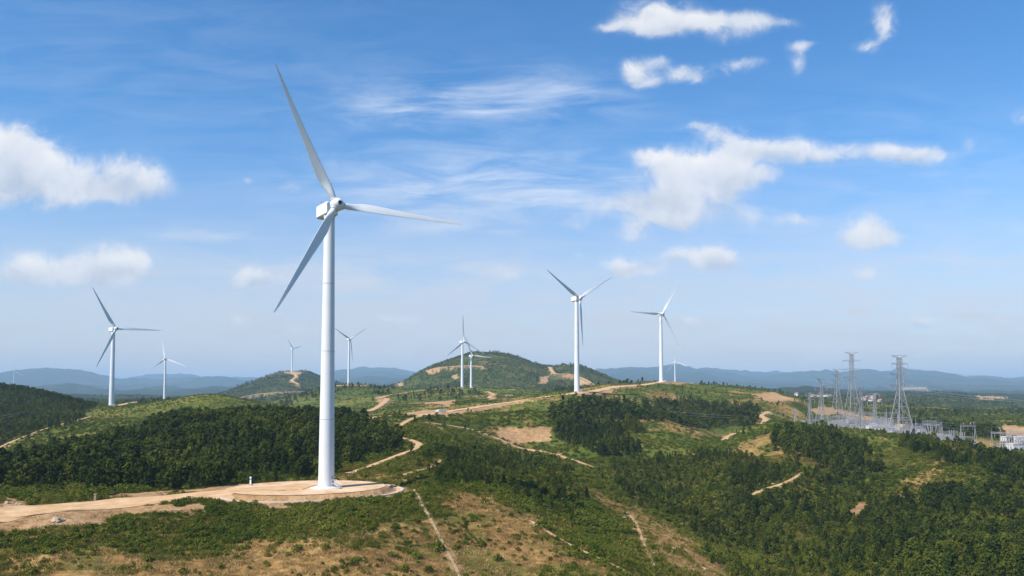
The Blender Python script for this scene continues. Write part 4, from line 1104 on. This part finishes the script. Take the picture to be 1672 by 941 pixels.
# ------------------------------------------------------------------ plants
def leaf_clumps(b, centers, per, size, seed, mi=0, up=.25, flat=.55):
    rg = random.Random(seed)
    for (c, rad, body) in centers:
        c = Vector(c)
        for _ in range(per):
            d = Vector((rg.gauss(0, 1), rg.gauss(0, 1), rg.gauss(0, .85))).normalized()
            p = c + d * rad * (.55 + .5 * rg.random())
            nrm = (d * 1.0 + (p - Vector(body)) * .35 + Vector((rg.gauss(0, .28), rg.gauss(0, .28), rg.gauss(0, .28) + up))).normalized()
            t = nrm.orthogonal().normalized(); t.rotate(Matrix.Rotation(rg.random() * 6.28, 3, nrm)); w = nrm.cross(t)
            s = size * (.6 + .8 * rg.random()); s2 = s * flat
            b.add([p - t * s, p - w * s2 + nrm * s * .12, p + t * s, p + w * s2 + nrm * s * .12], [(0, 1, 2, 3)], mi)

def tree_proto(kind, seed, fine=True):
    """unit tree, height 1"""
    rg = random.Random(seed); cb = MB(); tb = MB()
    n = (26 if fine else 9)
    lean = (rg.gauss(0, .02), rg.gauss(0, .02))
    if kind == 0:      # rounded to conical broadleaf
        wmax = rg.uniform(.27, .36); cs = []
        for i in range(n):
            h = .16 + .84 * (i + rg.random()) / n
            env = wmax * (math.sin(math.pi * min(1, (h - .05) ** .75)) ** .7) * (1.05 - .25 * h)
            a = i * 2.4 + rg.random(); rr = env * math.sqrt(rg.random()) * .95
            cs.append(((math.cos(a) * rr + lean[0] * h, math.sin(a) * rr + lean[1] * h, min(h, .97)), rg.uniform(.075, .125), (0, 0, h * .75 + .05)))
    else:              # conifer
        wmax = rg.uniform(.17, .23); cs = []
        for i in range(n):
            h = .10 + .90 * (i + rg.random() * .6) / n
            env = wmax * (1.04 - h) ** .85 + .012
            a = i * 2.4 + rg.random(); rr = env * (.45 + .5 * rg.random())
            cs.append(((math.cos(a) * rr, math.sin(a) * rr, min(h, .985)), rg.uniform(.04, .085) * (1.25 - .75 * h), (0, 0, h - .1)))
    leaf_clumps(cb, cs, 17 if fine else 10, .052 if fine else .088, seed)
    tb.bar((0, 0, -.08), (lean[0] * .4, lean[1] * .4, .45), .020, 6, 0, .012, True); tb.bar((lean[0] * .4, lean[1] * .4, .45), (lean[0] * .8, lean[1] * .8, .86), .012, 5, 0, .003, True)
    for i in range(4):
        a = i * 1.7 + rg.random(); h = .25 + .13 * i
        tb.bar((lean[0] * h, lean[1] * h, h), (math.cos(a) * wmax * .65, math.sin(a) * wmax * .65, h + .14), .009, 4, 0, .002)
    return cb, tb
def shrub_proto(seed, fine=True):
    """unit shrub, height 1, about 1.5 wide"""
    rg = random.Random(seed); b = MB(); cs = []; n = 11 if fine else 5
    for i in range(n):
        a = i * 2.4 + rg.random(); rr = .62 * math.sqrt((i + .3) / n); h = (1 - (rr / .85) ** 2) * rg.uniform(.45, .85) + .05
        cs.append(((math.cos(a) * rr, math.sin(a) * rr, h), rg.uniform(.20, .32), (0, 0, .15)))
    leaf_clumps(b, cs, 15 if fine else 10, .125 if fine else .20, seed)
    for i in range(4):
        a = i * 1.6; b.bar((0, 0, -.2), (math.cos(a) * .4, math.sin(a) * .4, .6), .03, 3, 1, .008)
    return b
def blade_proto(seed, n, h, spread, w):
    rg = random.Random(seed); b = MB()
    for i in range(n):
        a = rg.random() * 6.28; r = spread * math.sqrt(rg.random()); x, y = math.cos(a) * r, math.sin(a) * r
        t = rg.random() * 6.28; hh = h * rg.uniform(.5, 1.1); lx, ly = math.cos(t) * hh * rg.uniform(.15, .9), math.sin(t) * hh * rg.uniform(.15, .9)
        px_, py_ = -math.sin(t + rg.gauss(0, .8)) * w, math.cos(t + rg.gauss(0, .8)) * w
        b.add([(x - px_, y - py_, -.03), (x + px_, y + py_, -.03), (x + lx * .5 + px_ * .8, y + ly * .5 + py_ * .8, hh * .65), (x + lx, y + ly, hh), (x + lx * .5 - px_ * .8, y + ly * .5 - py_ * .8, hh * .65)], [(0, 1, 2, 3, 4)], 0)
    return b
TP = [tree_proto(0, 11 + i) for i in range(5)]; KP = [tree_proto(1, 31 + i) for i in range(3)]
def joined(cb, tb):
    b = MB(); b.add(cb.v, cb.f, 0); b.add(tb.v, tb.f, 1); return b
CROWN = [p[0].mesh('crown', M['tree']) for p in TP + KP]; TRUNK = [p[1].mesh('trunk', M['bark']) for p in TP + KP]
SHRUB = [shrub_proto(51 + i).mesh('shrub', [M['shrub'], M['bark']]) for i in range(5)]
def unlinked(meshes): return [bpy.data.objects.new('plant_kind', m) for m in meshes]
WOODP = unlinked([joined(*p).mesh('tree', [M['tree'], M['bark']]) for p in TP + KP])
WOODL = unlinked([joined(*tree_proto(0 if i < 3 else 1, 71 + i, False)).mesh('tree', [M['tree'], M['bark']]) for i in range(5)])
SHRP = unlinked(SHRUB); SHRL = unlinked([shrub_proto(81 + i, False).mesh('shrub', [M['shrub'], M['bark']]) for i in range(3)])
GRSP = unlinked([blade_proto(91 + i, 26, .55, .75, .045).mesh('grass', M['grass']) for i in range(3)])
STRP = unlinked([blade_proto(95 + i, 22, .38, .8, .035).mesh('straw', M['straw']) for i in range(3)])

def stuff(name, pts, scl, rot, idx, protos, label, cat):
    me_ = bpy.data.meshes.new(name); n = len(pts); me_.vertices.add(n); me_.vertices.foreach_set('co', np.ascontiguousarray(pts, np.float32).ravel())
    a = me_.attributes.new('size', 'FLOAT_VECTOR', 'POINT'); a.data.foreach_set('vector', np.ascontiguousarray(scl, np.float32).ravel())
    rv = np.zeros((n, 3), np.float32); rv[:, 2] = rot
    a = me_.attributes.new('turn', 'FLOAT_VECTOR', 'POINT'); a.data.foreach_set('vector', rv.ravel())
    a = me_.attributes.new('kind_index', 'INT', 'POINT'); a.data.foreach_set('value', np.ascontiguousarray(idx, np.int32))
    o = bpy.data.objects.new(name, me_); C.objects.link(o)
    g = bpy.data.node_groups.new(name, 'GeometryNodeTree')
    g.interface.new_socket('Geometry', in_out='INPUT', socket_type='NodeSocketGeometry'); g.interface.new_socket('Geometry', in_out='OUTPUT', socket_type='NodeSocketGeometry')
    gi = g.nodes.new('NodeGroupInput'); go_ = g.nodes.new('NodeGroupOutput'); ip = g.nodes.new('GeometryNodeInstanceOnPoints'); jn = g.nodes.new('GeometryNodeJoinGeometry')
    for p in reversed(protos):
        oi = g.nodes.new('GeometryNodeObjectInfo'); oi.inputs['Object'].default_value = p; oi.inputs['As Instance'].default_value = True
        g.links.new(oi.outputs['Geometry'], jn.inputs[0])
    def na(nm, typ):
        q = g.nodes.new('GeometryNodeInputNamedAttribute'); q.data_type = typ; q.inputs['Name'].default_value = nm; return q.outputs[0]
    g.links.new(gi.outputs[0], ip.inputs['Points']); g.links.new(jn.outputs[0], ip.inputs['Instance']); ip.inputs['Pick Instance'].default_value = True
    g.links.new(na('kind_index', 'INT'), ip.inputs['Instance Index']); g.links.new(na('size', 'FLOAT_VECTOR'), ip.inputs['Scale'])
    er = g.nodes.new('FunctionNodeEulerToRotation'); g.links.new(na('turn', 'FLOAT_VECTOR'), er.inputs[0]); g.links.new(er.outputs[0], ip.inputs['Rotation'])
    g.links.new(ip.outputs[0], go_.inputs[0])
    md = o.modifiers.new('plants', 'NODES'); md.node_group = g
    tag(o, label, cat, kind='stuff'); return o

ULO, UHI = (-130 - CX) / F, (1800 - CX) / F
def wedge(n, d0, d1):
    y = np.sqrt(RNG.random(n) * (d1 * d1 - d0 * d0) + d0 * d0); u_ = ULO + (UHI - ULO) * RNG.random(n); return u_ * y, y
def n_for(dens, d0, d1): return int(dens * (UHI - ULO) * (d1 * d1 - d0 * d0) / 2)
def visible(x, y, z):
    """does the ray from the drone reach the point over the ground"""
    ok = np.ones(len(x), bool)
    for t in np.linspace(.30, .985, 48): ok &= raw_h(x * t, y * t) < z * t + .3
    return ok
def masks(x, y, z):
    px, py = wobbled(x, y, z); r = np.hypot(x, y)
    ba = region_mask(BARE, x, y, z, px, py); ya = region_mask(YARD, x, y, z, px, py)
    px = px + RNG.normal(0, 1, len(px)) * 13 * np.clip(220 / r, .1, 1.2); py = py + RNG.normal(0, 1, len(px)) * 7 * np.clip(220 / r, .1, 1.2)
    dr = region_mask(DRY, x, y, z, px, py)
    return px, py, dr, ba, ya
def clear_of_ways(x, y, rd, m): return (rd > m) & ((pad_rho(x, y) > 1.33) | (x > -25) & (pad_rho(x, y) > 1.3))
TURBXY = np.array([t[1][:2] for t in TURB])

# --- trees
tx, ty, tz, th, tk = [], [], [], [], []
for poly, d0, d1, dens, hr, kind in FOREST:
    P = np.array(poly); ulo, uhi = (P[:, 0].min() - 40 - CX) / F, (P[:, 0].max() + 40 - CX) / F
    n = int(dens * 2.0 * (uhi - ulo) * (d1 * d1 - d0 * d0) / 2)
    y = np.sqrt(RNG.random(n) * (d1 * d1 - d0 * d0) + d0 * d0); x = (ulo + (uhi - ulo) * RNG.random(n)) * y
    rd = road_dist(x, y); z = height(x, y, rd); px, py, dr, ba, ya = masks(x, y, z)
    cl = fbm(x, y, 28., 3, 120)
    k = region_mask([(poly, d0, d1)], x, y, z, px, py) & clear_of_ways(x, y, rd, 1.6) & ~ba & ~ya & (cl > -.22 - .25 * (kind == 0)) & ~(dr & (RNG.random(n) < .8))
    h = hr[0] + (hr[1] - hr[0]) * np.clip(RNG.random(n) * .9 + cl * .6 + .05, 0, 1)
    tx.append(x[k]); ty.append(y[k]); tz.append(z[k]); th.append(h[k])
    tk.append(np.where(RNG.random(k.sum()) < (.22 if kind == 0 else .75), RNG.integers(5, 8, k.sum()), RNG.integers(0, 5, k.sum())))
# loose trees over the rest of the slopes
n = n_for(.0035, 240, 900); x, y = wedge(n, 240, 900); rd = road_dist(x, y); z = height(x, y, rd); px, py, dr, ba, ya = masks(x, y, z)
k = clear_of_ways(x, y, rd, 2) & ~ba & ~ya & ~dr & (fbm(x, y, 60., 4, 33) > -.05) & ~((y > 560) & (x < 100)) & ~((x < -110) & (y > 430)) & (RNG.random(n) < .6)
tx.append(x[k]); ty.append(y[k]); tz.append(z[k]); th.append(RNG.uniform(2.2, 5., k.sum())); tk.append(RNG.integers(0, 8, k.sum()))
tx, ty, tz, th, tk = map(np.concatenate, (tx, ty, tz, th, tk))
# thin out crowding with a grid
cell = {}; keep = np.zeros(len(tx), bool)
for i in RNG.permutation(len(tx)):
    g = 2.7; c_ = (int(tx[i] // g), int(ty[i] // g))
    if c_ in cell: continue
    cell[c_] = 1; keep[i] = True
tx, ty, tz, th, tk = (a[keep] for a in (tx, ty, tz, th, tk))
size_px = th / ty * F; vis = visible(tx, ty, tz + th * .7); tpx, tpy = proj(tx, ty, tz)
rank = np.where(vis & (tpx > -10) & (tpx < 1682) & (tpy < 960), size_px, 0)
order = np.argsort(-rank)[:300]; single = np.zeros(len(tx), bool); single[order] = True
KIND = {'wood': ('leafy dark green tree in the dense wood behind the sandy turbine pad', 'trees of the wood behind the pad'),
        'slope': ('dark green tree among scrub on the shady lower right hillside', 'trees on the lower right hillside'),
        'mid': ('green tree on the middle slopes beyond the brown foreground hill', 'trees on the middle slopes')}
for i in order:
    k = int(tk[i]); w = float(th[i])
    o = empty('tree', (tx[i], ty[i], tz[i]), RNG.random() * 6.28); o.scale = (w * RNG.uniform(.9, 1.25),) * 2 + (w,)
    lab = KIND['wood' if tpx[i] < 660 else ('slope' if tpx[i] > 1040 else 'mid')]
    tag(o, lab[0], 'tree', lab[1])
    link('trunk', TRUNK[k], o); link('crown', CROWN[k], o)
r_ = ~single; near = r_ & (ty < 520); farr = r_ & (ty >= 520)
def put(sel, x, y, z, h, k, wide=(.9, 1.3)):
    n = sel.sum(); w = h[sel] * RNG.uniform(*wide, n); return np.c_[x[sel], y[sel], z[sel]], np.c_[w, w, h[sel]], RNG.random(n) * 6.28, k[sel]
stuff('woodland', *put(near, tx, ty, tz, th, tk), WOODP, 'dense dark green woodland massed over the hill slopes', 'woodland')
# far wooded hills, 520 m to 3 km
n = n_for(.0045, 900, 3000); x, y = wedge(n, 900, 3000); z = height(x, y); px, py, dr, ba, ya = masks(x, y, z)
rd = road_dist(x, y); k = (rd > 3) & ~ba & ~ya & (fbm(x, y, 120., 4, 61) > np.where((np.abs(x + 60) < 420) & (y < 1350), .22, -.02)) & visible(x, y, z + 4)
fx, fy, fz = np.r_[tx[farr], x[k]], np.r_[ty[farr], y[k]], np.r_[tz[farr], z[k]]; fh = np.r_[th[farr], RNG.uniform(3, 7, k.sum())]
all_ = np.ones(len(fx), bool)
stuff('far_woodland', *put(all_, fx, fy, fz, fh, RNG.integers(0, 5, len(fx)), (1.1, 1.9)), WOODL, 'far dark woodland scattered over the hazy green hills', 'woodland')
print('trees', len(tx), 'far', len(fx))

# --- shrubs
sx, sy, sz, sh = [], [], [], []
for dens, d0, d1, hr in ((.42, 125, 215, (.5, 1.5)), (.27, 215, 400, (.7, 1.9)), (.13, 400, 900, (.7, 1.7)), (.015, 900, 2600, (1.4, 3.))):
    n = n_for(dens, d0, d1); x, y = wedge(n, d0, d1); rd = road_dist(x, y); z = height(x, y, rd); px, py, dr, ba, ya = masks(x, y, z)
    pat = fbm(x, y, 14. if d0 < 400 else 50., 4, 12)
    opn = (fbm(x, y, 38., 6, 55, .62) > .26) & ~((x < -110) & (y > 350))
    k = clear_of_ways(x, y, rd, .8) & ~ba & ~ya & (pat > -.62) & ~(dr & (RNG.random(n) > np.where(pat > .28, .5, .13))) & ~(opn & (RNG.random(n) > .30))
    mead = (y > 540) & (y < 1350) & (np.abs(x + 60) < 430); k &= ~(mead & (RNG.random(n) < .45))
    soft = np.where(dr, .62, np.where(mead, .62, 1.0))[k]
    sx.append(x[k]); sy.append(y[k]); sz.append(z[k]); sh.append(soft * (hr[0] + (hr[1] - hr[0]) * np.clip(RNG.random(n) * .7 + pat * .5 + .1, 0, 1))[k])
# the round bushes one can make out on the brown slope
BUSH = [(486.6,903,1.5),(532.7,901,1.3),(436.6,912,1.2),(666,893,1.7),(680,914,1.5),(717,902,2.4),(785,893,1.5),(813,917,1.5),(662,936,1.6),(700,935,1.5),(638,912,1.1),(571,926,1.1),(650,901,1.1),(884,864,2.2),(793,825,1.9),(745,898,1.4),(760,890,1.3),(240,926,1.3),(360,928,1.2),(300,935,1.4),(55,935,1.6),(925,842,2.4),(940,830,2.6)]
bx = [hit(a, b, 100, 400) for a, b, c in BUSH]
nb_ = len(bx); q = np.array(bx)
sx, sy, sz, sh = np.r_[np.concatenate(sx), q[:, 0]], np.r_[np.concatenate(sy), q[:, 1]], np.r_[np.concatenate(sz), height(q[:, 0], q[:, 1])], np.r_[np.concatenate(sh), [c for _, _, c in BUSH]]
spx, spy = proj(sx, sy, sz); vis = visible(sx, sy, sz + sh * .6)
rank = np.where(vis & (spx > 0) & (spx < 1672) & (spy < 945), sh / sy, 0); rank[-nb_:] = 9
order = np.argsort(-rank)[:300]; single = np.zeros(len(sx), bool); single[order] = True
for i in order:
    o = bpy.data.objects.new('shrub', SHRUB[int(RNG.integers(0, 5))]); C.objects.link(o); w = float(sh[i]); o.location = (sx[i], sy[i], sz[i] - .05)
    o.rotation_euler = (0, 0, RNG.random() * 6.28); f = w * RNG.uniform(.85, 1.3); o.scale = (f, f, w)
    if i >= len(sx) - nb_: tag(o, 'round green bush standing alone on the dry brown slope', 'bush', 'single bushes on the brown slope')
    elif spx[i] < 760: tag(o, 'low green shrub on the near slope below the road and pad', 'shrub', 'shrubs on the near slope')
    else: tag(o, 'low green shrub on the slopes right of the brown hill', 'shrub', 'shrubs right of the brown hill')
r_ = ~single; near = r_ & (sy < 330); farr = r_ & (sy >= 330)
stuff('scrub', *put(near, sx, sy, sz, sh, RNG.integers(0, 5, len(sx)), (.8, 1.4)), SHRP, 'low green scrub covering the near slopes', 'scrub')
stuff('far_scrub', *put(farr, sx, sy, sz, sh, RNG.integers(0, 3, len(sx)), (1.0, 1.9)), SHRL, 'green scrub covering the hills in the distance', 'scrub')
print('shrubs', len(sx))
# --- grass and dry stalks near by
n = n_for(.8, 120, 420); x, y = wedge(n, 120, 420); rd = road_dist(x, y); z = height(x, y, rd); px, py, dr, ba, ya = masks(x, y, z)
ok = clear_of_ways(x, y, rd, .1) & ~ya; pat = fbm(x, y, 10., 4, 77)
g_ = ok & ~ba & (~dr | (pat > .18)); h = RNG.uniform(.6, 1.5, n)
stuff('grass', *put(g_, x, y, z, h, RNG.integers(0, 3, n), (1., 1.6)), GRSP, 'long green grass growing between the shrubs', 'grass')
d_ = ok & (dr | (ba & (RNG.random(n) < .2))) & (pat < .16) & (RNG.random(n) < .75); h = RNG.uniform(.5, 1.3, n)
stuff('dry_grass', *put(d_, x, y, z, h, RNG.integers(0, 3, n), (1., 1.7)), STRP, 'dry straw coloured stalks littering the brown slope', 'dry grass')
